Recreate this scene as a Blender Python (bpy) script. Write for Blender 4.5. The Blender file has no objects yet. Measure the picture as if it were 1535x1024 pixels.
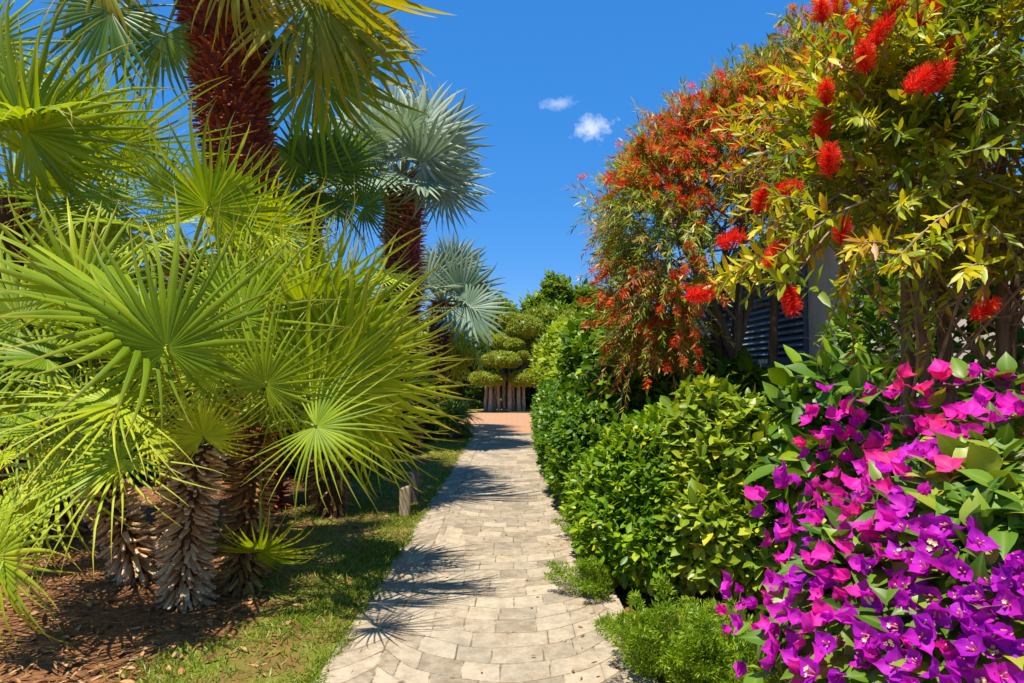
import bpy, math, numpy as np
from mathutils import Matrix, Vector

SC = bpy.context.scene
COL = SC.collection
RNG = np.random.default_rng(11)
PI = math.pi

# ------------------------------------------------------------------ camera
CAM_H, FPX, PITCH = 1.6, 1023.0, math.radians(2.55)
cd = bpy.data.cameras.new("camera")
cam = bpy.data.objects.new("camera", cd)
COL.objects.link(cam)
cam.location = (0, 0, CAM_H)
cam.rotation_euler = (PI / 2 + PITCH, 0, 0)
cd.sensor_width = 36
cd.lens = 36 * FPX / 1535
cd.clip_end = 3000
cd.clip_start = 0.05
SC.camera = cam


def at(px, py, Y):
    """A point of the place that stands Y metres ahead, from where the photograph shows it."""
    xc, yc = (px - 767.5) / FPX, (512 - py) / FPX
    dy = math.cos(PITCH) - yc * math.sin(PITCH)
    dz = math.sin(PITCH) + yc * math.cos(PITCH)
    s = Y / dy
    return np.array([xc * s, Y, CAM_H + dz * s])


# ------------------------------------------------------------------ helpers
def unit(v):
    v = np.asarray(v, float)
    n = np.linalg.norm(v, axis=-1, keepdims=True)
    return v / np.maximum(n, 1e-9)


class MB:
    """Collects vertices and quads (a triangle repeats nothing: it is kept in its own list) for ONE mesh object."""

    def __init__(self):
        self.v, self.q, self.t, self.qm, self.tm = [], [], [], [], []
        self.rnd, self.tt, self.sd = [], [], []
        self.n = 0

    def add(self, v, q=None, t=None, m=0, rnd=0.5, tt=0.5, sd=0.0):
        v = np.asarray(v, float).reshape(-1, 3)
        k = len(v)
        self.v.append(v)
        for lst, val in ((self.rnd, rnd), (self.tt, tt), (self.sd, sd)):
            lst.append(np.broadcast_to(np.asarray(val, float), (k,)).copy())
        if q is not None and len(q):
            q = np.asarray(q, int).reshape(-1, 4)
            self.q.append(q + self.n)
            self.qm.append(np.full(len(q), m))
        if t is not None and len(t):
            t = np.asarray(t, int).reshape(-1, 3)
            self.t.append(t + self.n)
            self.tm.append(np.full(len(t), m))
        self.n += k

    def mesh(self, name, mats, smooth=True):
        v = np.concatenate(self.v)
        q = np.concatenate(self.q) if self.q else np.zeros((0, 4), int)
        t = np.concatenate(self.t) if self.t else np.zeros((0, 3), int)
        me = bpy.data.meshes.new(name)
        me.vertices.add(len(v))
        me.vertices.foreach_set("co", v.astype(np.float32).ravel())
        loops = np.concatenate([q.ravel(), t.ravel()]).astype(np.int32)
        me.loops.add(len(loops))
        me.loops.foreach_set("vertex_index", loops)
        starts = np.concatenate([np.arange(len(q)) * 4, len(q) * 4 + np.arange(len(t)) * 3]).astype(np.int32)
        me.polygons.add(len(starts))
        me.polygons.foreach_set("loop_start", starts)
        me.polygons.foreach_set("loop_total", np.concatenate([np.full(len(q), 4), np.full(len(t), 3)]).astype(np.int32))
        for m in mats:
            me.materials.append(m)
        mi = np.concatenate((self.qm or [np.zeros(0, int)]) + (self.tm or [np.zeros(0, int)])).astype(np.int32)
        me.polygons.foreach_set("material_index", mi)
        me.polygons.foreach_set("use_smooth", np.full(len(starts), smooth))
        for nm, lst in (("rnd", self.rnd), ("tt", self.tt), ("sd", self.sd)):
            a = me.attributes.new(nm, "FLOAT", "POINT")
            a.data.foreach_set("value", np.concatenate(lst).astype(np.float32))
        me.update(calc_edges=True)
        me.validate()
        return me

    def build(self, name, mats, parent=None, smooth=True):
        mats = mats if isinstance(mats, (list, tuple)) else [mats]
        o = bpy.data.objects.new(name, self.mesh(name, mats, smooth))
        COL.objects.link(o)
        if parent is not None:
            o.parent = parent
        return o


def tag(o, label=None, cat=None, group=None, kind=None):
    for k, v in (("label", label), ("category", cat), ("group", group), ("kind", kind)):
        if v:
            o[k] = v
    return o


def empty(name, loc, label, cat, group=None):
    o = bpy.data.objects.new(name, None)
    COL.objects.link(o)
    o.empty_display_size = 0.1
    o.location = loc
    o.matrix_world = Matrix.Translation(Vector([float(c) for c in loc]))
    return tag(o, label, cat, group)


def tube(mb, pts, rad, sides=6, m=0, rnd=0.5, bump=0.0, cap=True):
    pts = np.asarray(pts, float)
    n = len(pts)
    rad = np.broadcast_to(np.asarray(rad, float), (n,))
    tan = unit(np.gradient(pts, axis=0))
    ref = np.array([0.0, 0, 1]) if abs(tan[0][2]) < 0.9 else np.array([1.0, 0, 0])
    a = unit(np.cross(tan, ref))
    b = np.cross(tan, a)
    ang = np.arange(sides) * 2 * PI / sides
    rr = rad[:, None] * (1 + bump * RNG.uniform(-1, 1, (n, sides)))
    v = pts[:, None] + rr[..., None] * (np.cos(ang)[None, :, None] * a[:, None] + np.sin(ang)[None, :, None] * b[:, None])
    i, j = np.meshgrid(np.arange(n - 1), np.arange(sides), indexing="ij")
    j2 = (j + 1) % sides
    q = np.stack([i * sides + j, i * sides + j2, (i + 1) * sides + j2, (i + 1) * sides + j], -1).reshape(-1, 4)
    v = v.reshape(-1, 3)
    t = None
    if cap:
        v = np.concatenate([v, pts[-1:]])
        e = (n - 1) * sides
        t = [(e + k, e + (k + 1) % sides, n * sides) for k in range(sides)]
    tt = np.repeat(np.linspace(0, 1, n), sides)
    mb.add(v, q, t, m, rnd, np.concatenate([tt, [1.0]]) if cap else tt)


def bez(p0, p1, p2, n=8):
    t = np.linspace(0, 1, n)[:, None]
    p0, p1, p2 = (np.asarray(p, float) for p in (p0, p1, p2))
    return (1 - t) ** 2 * p0 + 2 * t * (1 - t) * p1 + t * t * p2


def leaf_tpl(rows, fold=0.25, droop=0.12, cols=(-1, 0, 1), wave=0.0):
    """rows = [(t, half width)]: three columns, folded on the midrib and drooping; length 1 along +Y, normal +Z."""
    v, tt, sd = [], [], []
    for t, w in rows:
        z = -droop * t * t
        for s in cols:
            v.append((s * w, t, z + fold * abs(s) ** 0.7 * w + wave * w * abs(s) * math.sin(t * 9 + s)))
            tt.append(t)
            sd.append(abs(s))
    q = []
    k = len(cols)
    for r in range(len(rows) - 1):
        for c in range(k - 1):
            a = r * k + c
            q.append((a, a + 1, a + k + 1, a + k))
    return np.array(v), np.array(q), np.array(tt), np.array(sd, float)


OVATE = leaf_tpl([(0, 0.02), (0.22, 0.21), (0.5, 0.27), (0.78, 0.17), (1, 0.01)], 0.25, 0.15)
OBOV = leaf_tpl([(0, 0.03), (0.35, 0.19), (0.7, 0.25), (1, 0.04)], 0.2, 0.1)
LANCE = leaf_tpl([(0, 0.02), (0.35, 0.115), (0.7, 0.1), (1, 0.01)], 0.25, 0.08)
NEEDLE = leaf_tpl([(0, 0.02), (0.5, 0.055), (1, 0.005)], 0.2, 0.1)
HEART = leaf_tpl([(0, 0.02), (0.05, 0.14), (0.14, 0.25), (0.28, 0.315), (0.44, 0.31), (0.6, 0.245), (0.75, 0.15), (0.88, 0.065), (1, 0.008)], 0.2, 0.28, (-1, -0.5, 0, 0.5, 1), 0.05)
SMALL = leaf_tpl([(0, 0.05), (0.5, 0.3), (1, 0.03)], 0.2, 0.08)


def scale_tpl(tip=0.6, thick=0.12, bend=0.25):
    """A woody leaf base: a tapering slab, closed, length 1 along +Y."""
    v, tt = [], []
    for t, w in ((0, 0.5), (0.35, 0.42), (0.75, 0.34), (1, 0.5 * tip)):
        z = bend * t * t
        for sx, sz in ((-1, 0), (1, 0), (1, 1), (-1, 1)):
            v.append((sx * w * 0.5 * (1 - 0.25 * (t > 0.99)), t, z + (sz - 0.5) * thick * (1 - 0.4 * t) + 0.08 * abs(sx) * sz * 0))
            tt.append(t)
    q = []
    for r in range(3):
        for c in range(4):
            a = r * 4
            q.append((a + c, a + (c + 1) % 4, a + 4 + (c + 1) % 4, a + 4 + c))
    q.append((12, 13, 14, 15))
    return np.array(v), np.array(q), np.array(tt), np.zeros(len(v))


def scatter(mb, tpl, P, D, N, S, W=1.0, m=0, rnd=None):
    tv, tq, tt, sd = tpl
    n = len(P)
    if n == 0:
        return
    D = unit(D)
    X = unit(np.cross(D, N))
    Z = np.cross(X, D)
    S = np.broadcast_to(np.asarray(S, float), (n,))
    W = np.broadcast_to(np.asarray(W, float), (n,))
    v = (P[:, None] + S[:, None, None] * (tv[None, :, 0:1] * W[:, None, None] * X[:, None] + tv[None, :, 1:2] * D[:, None] + tv[None, :, 2:3] * Z[:, None]))
    k = len(tv)
    q = (tq[None] + (np.arange(n) * k)[:, None, None]).reshape(-1, 4)
    if rnd is None:
        rnd = RNG.random(n)
    mb.add(v.reshape(-1, 3), q, None, m, np.repeat(rnd, k), np.tile(tt, n), np.tile(sd, n))


def rdir(n):
    return unit(RNG.normal(size=(n, 3)))


# ------------------------------------------------------------------ materials
def nodes(name):
    m = bpy.data.materials.new(name)
    m.use_nodes = True
    nt = m.node_tree
    nt.nodes.clear()
    return m, nt, nt.nodes, nt.links


def ramp(N, L, src, cols, interp="LINEAR"):
    r = N.new("ShaderNodeValToRGB")
    r.color_ramp.interpolation = interp
    e = r.color_ramp.elements
    while len(e) < len(cols):
        e.new(0.5)
    for el, (p, c) in zip(e, cols):
        el.position = p
        el.color = (*c, 1)
    L.new(src, r.inputs[0])
    return r.outputs[0]


def attr(N, name):
    a = N.new("ShaderNodeAttribute")
    a.attribute_name = name
    return a.outputs["Fac"]


def math_node(N, L, op, a, b=None, clamp=False):
    x = N.new("ShaderNodeMath")
    x.operation = op
    x.use_clamp = clamp
    for i, s in enumerate((a, b)):
        if s is None:
            continue
        if isinstance(s, (int, float)):
            x.inputs[i].default_value = s
        else:
            L.new(s, x.inputs[i])
    return x.outputs[0]


def mixc(N, L, fac, a, b, mode="MIX"):
    x = N.new("ShaderNodeMix")
    x.data_type = "RGBA"
    x.blend_type = mode
    for i, s in ((0, fac), (6, a), (7, b)):
        if isinstance(s, (int, float)):
            x.inputs[i].default_value = s
        elif isinstance(s, tuple):
            x.inputs[i].default_value = (*s, 1)
        else:
            L.new(s, x.inputs[i])
    return x.outputs[2]


def noise(N, L, scale, detail=4, rough=0.55, coord="Object", vec=None, stretch=None):
    t = N.new("ShaderNodeTexNoise")
    t.inputs["Scale"].default_value = scale
    t.inputs["Detail"].default_value = detail
    t.inputs["Roughness"].default_value = rough
    if vec is None:
        vec = N.new("ShaderNodeTexCoord").outputs[coord]
    if stretch:
        mp = N.new("ShaderNodeMapping")
        mp.inputs["Scale"].default_value = stretch
        L.new(vec, mp.inputs[0])
        vec = mp.outputs[0]
    L.new(vec, t.inputs["Vector"])
    return t.outputs["Fac"]


def bump(N, L, h, strength=0.4, dist=0.01):
    b = N.new("ShaderNodeBump")
    b.inputs["Strength"].default_value = strength
    b.inputs["Distance"].default_value = dist
    L.new(h, b.inputs["Height"])
    return b.outputs[0]


def leaf_mat(name, cols, transl=0.35, tcol=(1.25, 1.15, 0.5), rough=0.42, spec=0.4, tip=None, rib=None, per_object=0.0, nscale=6.0, namp=0.3):
    """A leaf: each leaf takes its colour from the ramp; part of the light passes through the blade."""
    m, nt, N, L = nodes(name)
    r = attr(N, "rnd")
    f = math_node(N, L, "ADD", r, math_node(N, L, "MULTIPLY", math_node(N, L, "SUBTRACT", noise(N, L, nscale, 2), 0.5), namp * 2))
    if per_object:
        oi = N.new("ShaderNodeObjectInfo")
        f = math_node(N, L, "ADD", f, math_node(N, L, "MULTIPLY", math_node(N, L, "SUBTRACT", oi.outputs["Random"], 0.5), per_object * 2))
    c = ramp(N, L, f, cols)
    if tip:
        k = math_node(N, L, "POWER", attr(N, "tt"), tip[1])
        c = mixc(N, L, math_node(N, L, "MULTIPLY", k, tip[2], True), c, tip[0])
    if rib:
        k = math_node(N, L, "POWER", math_node(N, L, "SUBTRACT", 1.0, attr(N, "sd"), True), 6)
        c = mixc(N, L, math_node(N, L, "MULTIPLY", k, rib[1], True), c, rib[0])
    p = N.new("ShaderNodeBsdfPrincipled")
    p.inputs["Roughness"].default_value = rough
    p.inputs["Specular IOR Level"].default_value = spec
    L.new(c, p.inputs["Base Color"])
    t = N.new("ShaderNodeBsdfTranslucent")
    L.new(mixc(N, L, 1.0, c, tcol, "MULTIPLY"), t.inputs[0])
    mx = N.new("ShaderNodeMixShader")
    mx.inputs[0].default_value = transl
    L.new(p.outputs[0], mx.inputs[1])
    L.new(t.outputs[0], mx.inputs[2])
    out = N.new("ShaderNodeOutputMaterial")
    L.new(mx.outputs[0], out.inputs[0])
    return m


def solid(name, cols, scale=8.0, rough=0.85, bstr=0.5, bdist=0.01, stretch=None, use_rnd=0.0, tip=None, spec=0.25, coord="Object"):
    m, nt, N, L = nodes(name)
    n = noise(N, L, scale, 6, 0.6, coord=coord, stretch=stretch)
    f = n
    if use_rnd:
        f = math_node(N, L, "ADD", math_node(N, L, "MULTIPLY", n, 1 - use_rnd), math_node(N, L, "MULTIPLY", attr(N, "rnd"), use_rnd))
    c = ramp(N, L, f, cols)
    if tip:
        k = math_node(N, L, "POWER", attr(N, "tt"), tip[1])
        c = mixc(N, L, math_node(N, L, "MULTIPLY", k, tip[2], True), c, tip[0])
    p = N.new("ShaderNodeBsdfPrincipled")
    p.inputs["Roughness"].default_value = rough
    p.inputs["Specular IOR Level"].default_value = spec
    L.new(c, p.inputs["Base Color"])
    if bstr:
        L.new(bump(N, L, noise(N, L, scale * 4, 5, 0.65, coord=coord, stretch=stretch), bstr, bdist), p.inputs["Normal"])
    out = N.new("ShaderNodeOutputMaterial")
    L.new(p.outputs[0], out.inputs[0])
    return m


M = {}
M["fan_leaf"] = leaf_mat("fan_leaf", [(0.1, (0.14, 0.24, 0.004)), (0.5, (0.30, 0.41, 0.007)), (0.9, (0.52, 0.57, 0.014))], 0.38, (1.3, 1.2, 0.35), 0.45, 0.25, tip=((0.48, 0.32, 0.06), 6, 0.9), rib=((0.42, 0.5, 0.08), 0.4), per_object=0.3, nscale=2.5)
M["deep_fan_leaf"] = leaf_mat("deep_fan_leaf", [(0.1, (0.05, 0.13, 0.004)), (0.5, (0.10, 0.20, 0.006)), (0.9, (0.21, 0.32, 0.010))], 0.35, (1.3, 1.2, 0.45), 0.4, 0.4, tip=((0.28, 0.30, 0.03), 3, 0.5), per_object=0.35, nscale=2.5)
M["gold_fan_leaf"] = leaf_mat("gold_fan_leaf", [(0.1, (0.10, 0.19, 0.008)), (0.5, (0.22, 0.30, 0.01)), (0.9, (0.42, 0.38, 0.012))], 0.45, (1.3, 1.15, 0.4), 0.4, 0.35, tip=((0.62, 0.42, 0.02), 2.2, 0.8), per_object=0.35, nscale=1.5)
M["silver_leaf"] = leaf_mat("silver_leaf", [(0.1, (0.13, 0.21, 0.12)), (0.5, (0.25, 0.34, 0.23)), (0.9, (0.42, 0.49, 0.37))], 0.2, (1.0, 1.1, 0.7), 0.5, 0.35, tip=((0.38, 0.42, 0.24), 3, 0.35), per_object=0.35, nscale=1.0)
M["dry_leaf"] = leaf_mat("dry_leaf", [(0.1, (0.22, 0.12, 0.05)), (0.9, (0.42, 0.28, 0.12))], 0.3, (1.1, 1.0, 0.8), 0.7, 0.2)
M["petiole"] = solid("petiole", [(0.3, (0.22, 0.32, 0.03)), (0.7, (0.36, 0.42, 0.06))], 10, 0.5, 0.1)
M["gold_petiole"] = solid("gold_petiole", [(0.3, (0.25, 0.26, 0.03)), (0.7, (0.40, 0.34, 0.05))], 10, 0.5, 0.1)
M["silver_petiole"] = solid("silver_petiole", [(0.3, (0.28, 0.34, 0.24)), (0.7, (0.42, 0.46, 0.32))], 10, 0.5, 0.1)
M["boot_pale"] = solid("boot_pale", [(0.2, (0.34, 0.13, 0.04)), (0.5, (0.58, 0.32, 0.13)), (0.8, (0.70, 0.52, 0.31))], 6, 0.85, 0.6, 0.006, use_rnd=0.55, tip=((0.68, 0.54, 0.38), 2, 0.55))
M["boot_brown"] = solid("boot_brown", [(0.2, (0.20, 0.08, 0.02)), (0.5, (0.38, 0.18, 0.05)), (0.8, (0.54, 0.32, 0.10))], 6, 0.85, 0.6, 0.006, use_rnd=0.55)
M["boot_red"] = solid("boot_red", [(0.2, (0.13, 0.022, 0.012)), (0.5, (0.33, 0.048, 0.022)), (0.85, (0.50, 0.14, 0.05))], 5, 0.6, 0.5, 0.008, use_rnd=0.6, tip=((0.30, 0.11, 0.03), 3, 0.4), spec=0.4)
M["boot_wine"] = solid("boot_wine", [(0.2, (0.22, 0.025, 0.025)), (0.5, (0.44, 0.055, 0.05)), (0.85, (0.40, 0.09, 0.075))], 5, 0.6, 0.5, 0.008, use_rnd=0.6, tip=((0.52, 0.26, 0.20), 4, 0.7), spec=0.4)
M["core_bark"] = solid("core_bark", [(0.3, (0.05, 0.025, 0.012)), (0.7, (0.12, 0.06, 0.03))], 14, 0.9, 0.8, 0.02)
M["core_wine"] = solid("core_wine", [(0.3, (0.10, 0.02, 0.012)), (0.7, (0.22, 0.05, 0.03))], 14, 0.9, 0.8, 0.02)
M["bark"] = solid("bark", [(0.3, (0.10, 0.065, 0.04)), (0.7, (0.26, 0.18, 0.11))], 9, 0.9, 0.9, 0.012, stretch=(3, 3, 0.5))
M["pale_bark"] = solid("pale_bark", [(0.3, (0.16, 0.11, 0.07)), (0.6, (0.54, 0.43, 0.31))], 9, 0.9, 1.0, 0.05, stretch=(3, 3, 0.4))
M["twig"] = solid("twig", [(0.3, (0.16, 0.10, 0.06)), (0.7, (0.36, 0.27, 0.18))], 14, 0.8, 0.3)
M["privet"] = leaf_mat("privet", [(0.05, (0.06, 0.15, 0.003)), (0.5, (0.15, 0.28, 0.005)), (0.9, (0.33, 0.45, 0.010)), (1.0, (0.48, 0.48, 0.02))], 0.33, rough=0.42, spec=0.35, nscale=3)
M["hedge_leaf"] = leaf_mat("hedge_leaf", [(0.05, (0.035, 0.10, 0.003)), (0.5, (0.085, 0.19, 0.005)), (0.9, (0.20, 0.33, 0.010)), (1.0, (0.36, 0.40, 0.02))], 0.3, rough=0.42, spec=0.35, nscale=3)
M["olive_leaf"] = leaf_mat("olive_leaf", [(0.05, (0.09, 0.17, 0.006)), (0.45, (0.20, 0.30, 0.012)), (0.8, (0.38, 0.45, 0.02)), (0.99, (0.58, 0.54, 0.03))], 0.3, rough=0.36, spec=0.45, rib=((0.45, 0.5, 0.12), 0.4), nscale=3)
M["laurel"] = leaf_mat("laurel", [(0.05, (0.035, 0.095, 0.004)), (0.5, (0.085, 0.18, 0.007)), (0.95, (0.26, 0.38, 0.012))], 0.25, rough=0.42, spec=0.4, nscale=2)
M["lime_leaf"] = leaf_mat("lime_leaf", [(0.05, (0.12, 0.22, 0.008)), (0.5, (0.25, 0.36, 0.012)), (0.95, (0.45, 0.50, 0.02))], 0.4, rough=0.4, nscale=0.9, namp=0.4)
M["far_leaf"] = leaf_mat("far_leaf", [(0.05, (0.09, 0.16, 0.012)), (0.5, (0.16, 0.26, 0.018)), (0.95, (0.28, 0.37, 0.025))], 0.35, nscale=0.5, namp=0.4)
M["far_hedge"] = leaf_mat("far_hedge", [(0.05, (0.13, 0.18, 0.012)), (0.5, (0.22, 0.28, 0.018)), (0.95, (0.36, 0.34, 0.025))], 0.35, nscale=0.4, namp=0.5)
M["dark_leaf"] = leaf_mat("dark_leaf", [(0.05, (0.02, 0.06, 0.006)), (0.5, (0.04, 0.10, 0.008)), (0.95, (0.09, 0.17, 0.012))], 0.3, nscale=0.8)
M["topiary"] = leaf_mat("topiary", [(0.05, (0.14, 0.20, 0.010)), (0.5, (0.28, 0.33, 0.014)), (0.95, (0.42, 0.43, 0.025))], 0.3, nscale=2)
M["bb_leaf"] = leaf_mat("bb_leaf", [(0.0, (0.12, 0.21, 0.006)), (0.4, (0.27, 0.36, 0.010)), (0.7, (0.50, 0.50, 0.012)), (0.92, (0.72, 0.58, 0.015)), (1.0, (0.45, 0.20, 0.03))], 0.42, (1.3, 1.1, 0.35), rough=0.42, nscale=1.3, namp=0.45)
M["weep_leaf"] = leaf_mat("weep_leaf", [(0.05, (0.11, 0.19, 0.010)), (0.40, (0.25, 0.33, 0.014)), (0.64, (0.44, 0.42, 0.02)), (0.82, (0.52, 0.24, 0.03)), (0.97, (0.48, 0.10, 0.03))], 0.35, (1.3, 1.1, 0.4), nscale=1.5, namp=0.45)
M["bb_flower"] = leaf_mat("bb_flower", [(0.1, (0.62, 0.008, 0.006)), (0.6, (0.85, 0.02, 0.010)), (0.95, (0.95, 0.09, 0.04))], 0.35, (1.2, 0.9, 0.9), 0.5, 0.25, tip=((0.9, 0.12, 0.03), 8, 0.5), namp=0.15)
M["weep_flower"] = leaf_mat("weep_flower", [(0.1, (0.55, 0.012, 0.010)), (0.6, (0.78, 0.06, 0.02)), (0.95, (0.85, 0.24, 0.07))], 0.35, (1.2, 0.9, 0.9), 0.5, 0.25, per_object=0.4, namp=0.15)
M["bract"] = leaf_mat("bract", [(0.05, (0.30, 0.008, 0.42)), (0.5, (0.52, 0.012, 0.52)), (0.85, (0.68, 0.02, 0.50)), (1.0, (0.78, 0.03, 0.40))], 0.42, (1.3, 0.8, 1.2), 0.55, 0.2, rib=((0.65, 0.10, 0.5), 0.35), per_object=0.26, nscale=4, namp=0.06)
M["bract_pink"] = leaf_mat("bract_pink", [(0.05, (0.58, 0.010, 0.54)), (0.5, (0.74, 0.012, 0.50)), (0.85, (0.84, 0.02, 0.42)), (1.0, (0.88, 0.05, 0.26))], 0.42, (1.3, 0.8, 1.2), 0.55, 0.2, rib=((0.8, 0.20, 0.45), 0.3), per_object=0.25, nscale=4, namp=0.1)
M["floret"] = leaf_mat("floret", [(0.1, (0.80, 0.66, 0.30)), (0.9, (0.85, 0.78, 0.48))], 0.3, (1, 1, 0.8), 0.5, 0.3)
M["floret_tube"] = leaf_mat("floret_tube", [(0.1, (0.70, 0.20, 0.25)), (0.9, (0.75, 0.35, 0.25))], 0.3, (1, 1, 0.8), 0.5, 0.3)
M["bg_leaf"] = leaf_mat("bg_leaf", [(0.05, (0.04, 0.11, 0.008)), (0.5, (0.09, 0.19, 0.012)), (0.85, (0.20, 0.31, 0.02)), (1.0, (0.36, 0.38, 0.03))], 0.28, (1.3, 1.15, 0.5), rough=0.42, spec=0.35, rib=((0.30, 0.38, 0.10), 0.45), nscale=2.5)
M["fern"] = leaf_mat("fern", [(0.05, (0.10, 0.20, 0.006)), (0.5, (0.20, 0.33, 0.010)), (0.95, (0.34, 0.44, 0.016))], 0.4, nscale=3)
M["grass"] = leaf_mat("grass", [(0.05, (0.09, 0.17, 0.006)), (0.5, (0.18, 0.28, 0.010)), (0.85, (0.32, 0.36, 0.02)), (0.99, (0.50, 0.42, 0.12))], 0.35, nscale=1.2, namp=0.5)
M["litter"] = solid("litter", [(0.1, (0.10, 0.035, 0.012)), (0.5, (0.26, 0.11, 0.035)), (0.9, (0.50, 0.30, 0.13))], 3, 0.85, 0.0, use_rnd=0.8)


# ------------------------------------------------------------------ sky, sun
SUN_SHIFT = np.array([0.22, 0.30])          # metres a shadow travels (x, y) per metre of height
sun_dir = unit(np.array([-SUN_SHIFT[0], -SUN_SHIFT[1], 1.0]))
elev = math.asin(sun_dir[2])
az = math.atan2(sun_dir[0], sun_dir[1])      # clockwise from +Y
w = bpy.data.worlds.new("World")
SC.world = w
w.use_nodes = True
nt = w.node_tree
N, L = nt.nodes, nt.links
N.clear()
sky = N.new("ShaderNodeTexSky")
sky.sky_type = "NISHITA"
sky.sun_disc = False
sky.sun_elevation = elev
sky.sun_rotation = az
sky.air_density = 1.0
sky.dust_density = 0.0
sky.ozone_density = 10.0
sky.altitude = 4000
hsv = N.new("ShaderNodeHueSaturation")
hsv.inputs["Hue"].default_value = 0.516
hsv.inputs["Saturation"].default_value = 2.38
hsv.inputs["Value"].default_value = 3.35
gam = N.new("ShaderNodeGamma")
gam.inputs["Gamma"].default_value = 0.3
L.new(sky.outputs[0], gam.inputs[0])
L.new(gam.outputs[0], hsv.inputs["Color"])
tc = N.new("ShaderNodeTexCoord")
col = hsv.outputs[0]
nz = N.new("ShaderNodeTexNoise")
nz.inputs["Scale"].default_value = 42
nz.inputs["Detail"].default_value = 6
nz.inputs["Roughness"].default_value = 0.6
L.new(tc.outputs["Generated"], nz.inputs["Vector"])
for (px, py, sx, sz, dens) in ((884, 192, 0.034, 0.021, 0.8), (836, 155, 0.030, 0.010, 0.42)):
    c = unit(at(px, py, 100) - np.array([0, 0, CAM_H]))
    sub = N.new("ShaderNodeVectorMath"); sub.operation = "SUBTRACT"; sub.inputs[1].default_value = c
    L.new(tc.outputs["Generated"], sub.inputs[0])
    mul = N.new("ShaderNodeVectorMath"); mul.operation = "MULTIPLY"; mul.inputs[1].default_value = (1 / sx, 1 / sx, 1 / sz)
    L.new(sub.outputs[0], mul.inputs[0])
    ln = N.new("ShaderNodeVectorMath"); ln.operation = "LENGTH"
    L.new(mul.outputs[0], ln.inputs[0])
    f = math_node(N, L, "SUBTRACT", math_node(N, L, "MULTIPLY", nz.outputs["Fac"], 2.6), math_node(N, L, "ADD", ln.outputs["Value"], 0.42))
    f = math_node(N, L, "MULTIPLY", f, 1.2, True)
    f = math_node(N, L, "MULTIPLY", f, dens)
    col = mixc(N, L, f, col, (5.2, 5.8, 7.0))
bg = N.new("ShaderNodeBackground")
bg.inputs[1].default_value = 0.11
L.new(col, bg.inputs[0])
L.new(bg.outputs[0], N.new("ShaderNodeOutputWorld").inputs[0])
sl = bpy.data.lights.new("sun", "SUN")
sl.energy = 5.0
sl.angle = math.radians(0.5)
sl.color = (1.0, 0.94, 0.82)
sun = bpy.data.objects.new("sun", sl)
COL.objects.link(sun)
sun.rotation_euler = Vector([float(c) for c in sun_dir]).to_track_quat("Z", "Y").to_euler()
sun.location = (3, -5, 20)
SC.view_settings.view_transform = "Standard"
SC.view_settings.look = "None"
SC.view_settings.exposure = 0.65
SC.view_settings.gamma = 1
SC.render.engine = "CYCLES"
SC.cycles.max_bounces = 8
SC.cycles.transparent_max_bounces = 8
SC.cycles.use_denoising = True

# ------------------------------------------------------------------ ground, lawn, path, plaza
def sheet(name, xs, ys, z, mat, zfun=None):
    X, Y = np.meshgrid(xs, ys)
    Z = np.full(X.shape, float(z)) if zfun is None else zfun(X, Y)
    v = np.stack([X, Y, Z], -1).reshape(-1, 3)
    nx, ny = len(xs), len(ys)
    i, j = np.meshgrid(np.arange(ny - 1), np.arange(nx - 1), indexing="ij")
    q = np.stack([i * nx + j, i * nx + j + 1, (i + 1) * nx + j + 1, (i + 1) * nx + j], -1).reshape(-1, 4)
    mb = MB()
    mb.add(v, q)
    o = mb.build(name, mat)
    o["kind"] = "structure"
    return o


m, nt, N, L = nodes("soil")
n1 = noise(N, L, 1.3, 5, 0.6)
n2 = noise(N, L, 22, 6, 0.7)
c = ramp(N, L, n2, [(0.3, (0.10, 0.034, 0.010)), (0.5, (0.24, 0.092, 0.024)), (0.72, (0.46, 0.21, 0.06))])
c = mixc(N, L, math_node(N, L, "MULTIPLY", n1, 0.5), c, (0.20, 0.10, 0.04))
p = N.new("ShaderNodeBsdfPrincipled"); p.inputs["Roughness"].default_value = 0.95
L.new(c, p.inputs["Base Color"]); L.new(bump(N, L, noise(N, L, 30, 6, 0.7), 0.9, 0.03), p.inputs["Normal"])
L.new(p.outputs[0], N.new("ShaderNodeOutputMaterial").inputs[0])
M["soil"] = m
gx = np.concatenate([[-700, -200, -60, -25], np.linspace(-12, 12, 60), [25, 60, 200, 700]])
gy = np.concatenate([[-700, -100, -20], np.linspace(-5, 32, 90), [60, 200, 900]])


def gz(X, Y):
    return 0.025 * np.sin(X * 2.1 + 1) * np.sin(Y * 1.7) * np.clip((-X - 1.5) / 1.0, 0, 1) * (np.abs(X) < 12) - 0.03 * (X > -1.2) * (X < 1.2)


sheet("ground", gx, gy, 0, M["soil"], gz)

# lawn strip: irregular left edge
m, nt, N, L = nodes("turf")
c = ramp(N, L, noise(N, L, 3.5, 5, 0.65), [(0.38, (0.22, 0.11, 0.03)), (0.52, (0.20, 0.17, 0.02)), (0.68, (0.18, 0.22, 0.012))])
p = N.new("ShaderNodeBsdfPrincipled"); p.inputs["Roughness"].default_value = 0.95
L.new(c, p.inputs["Base Color"]); L.new(bump(N, L, noise(N, L, 60, 5, 0.7), 0.9, 0.02), p.inputs["Normal"])
L.new(p.outputs[0], N.new("ShaderNodeOutputMaterial").inputs[0])
M["turf"] = m


def lawn_left(y):
    y = np.asarray(y, float)
    base = np.interp(y, [-3, 3.2, 4.5, 6, 8, 12, 17.8], [-2.0, -1.9, -1.75, -2.1, -2.6, -3.0, -3.6])
    return base + 0.10 * np.sin(y * 3.1) + 0.06 * np.sin(y * 7.7 + 1)


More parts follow.
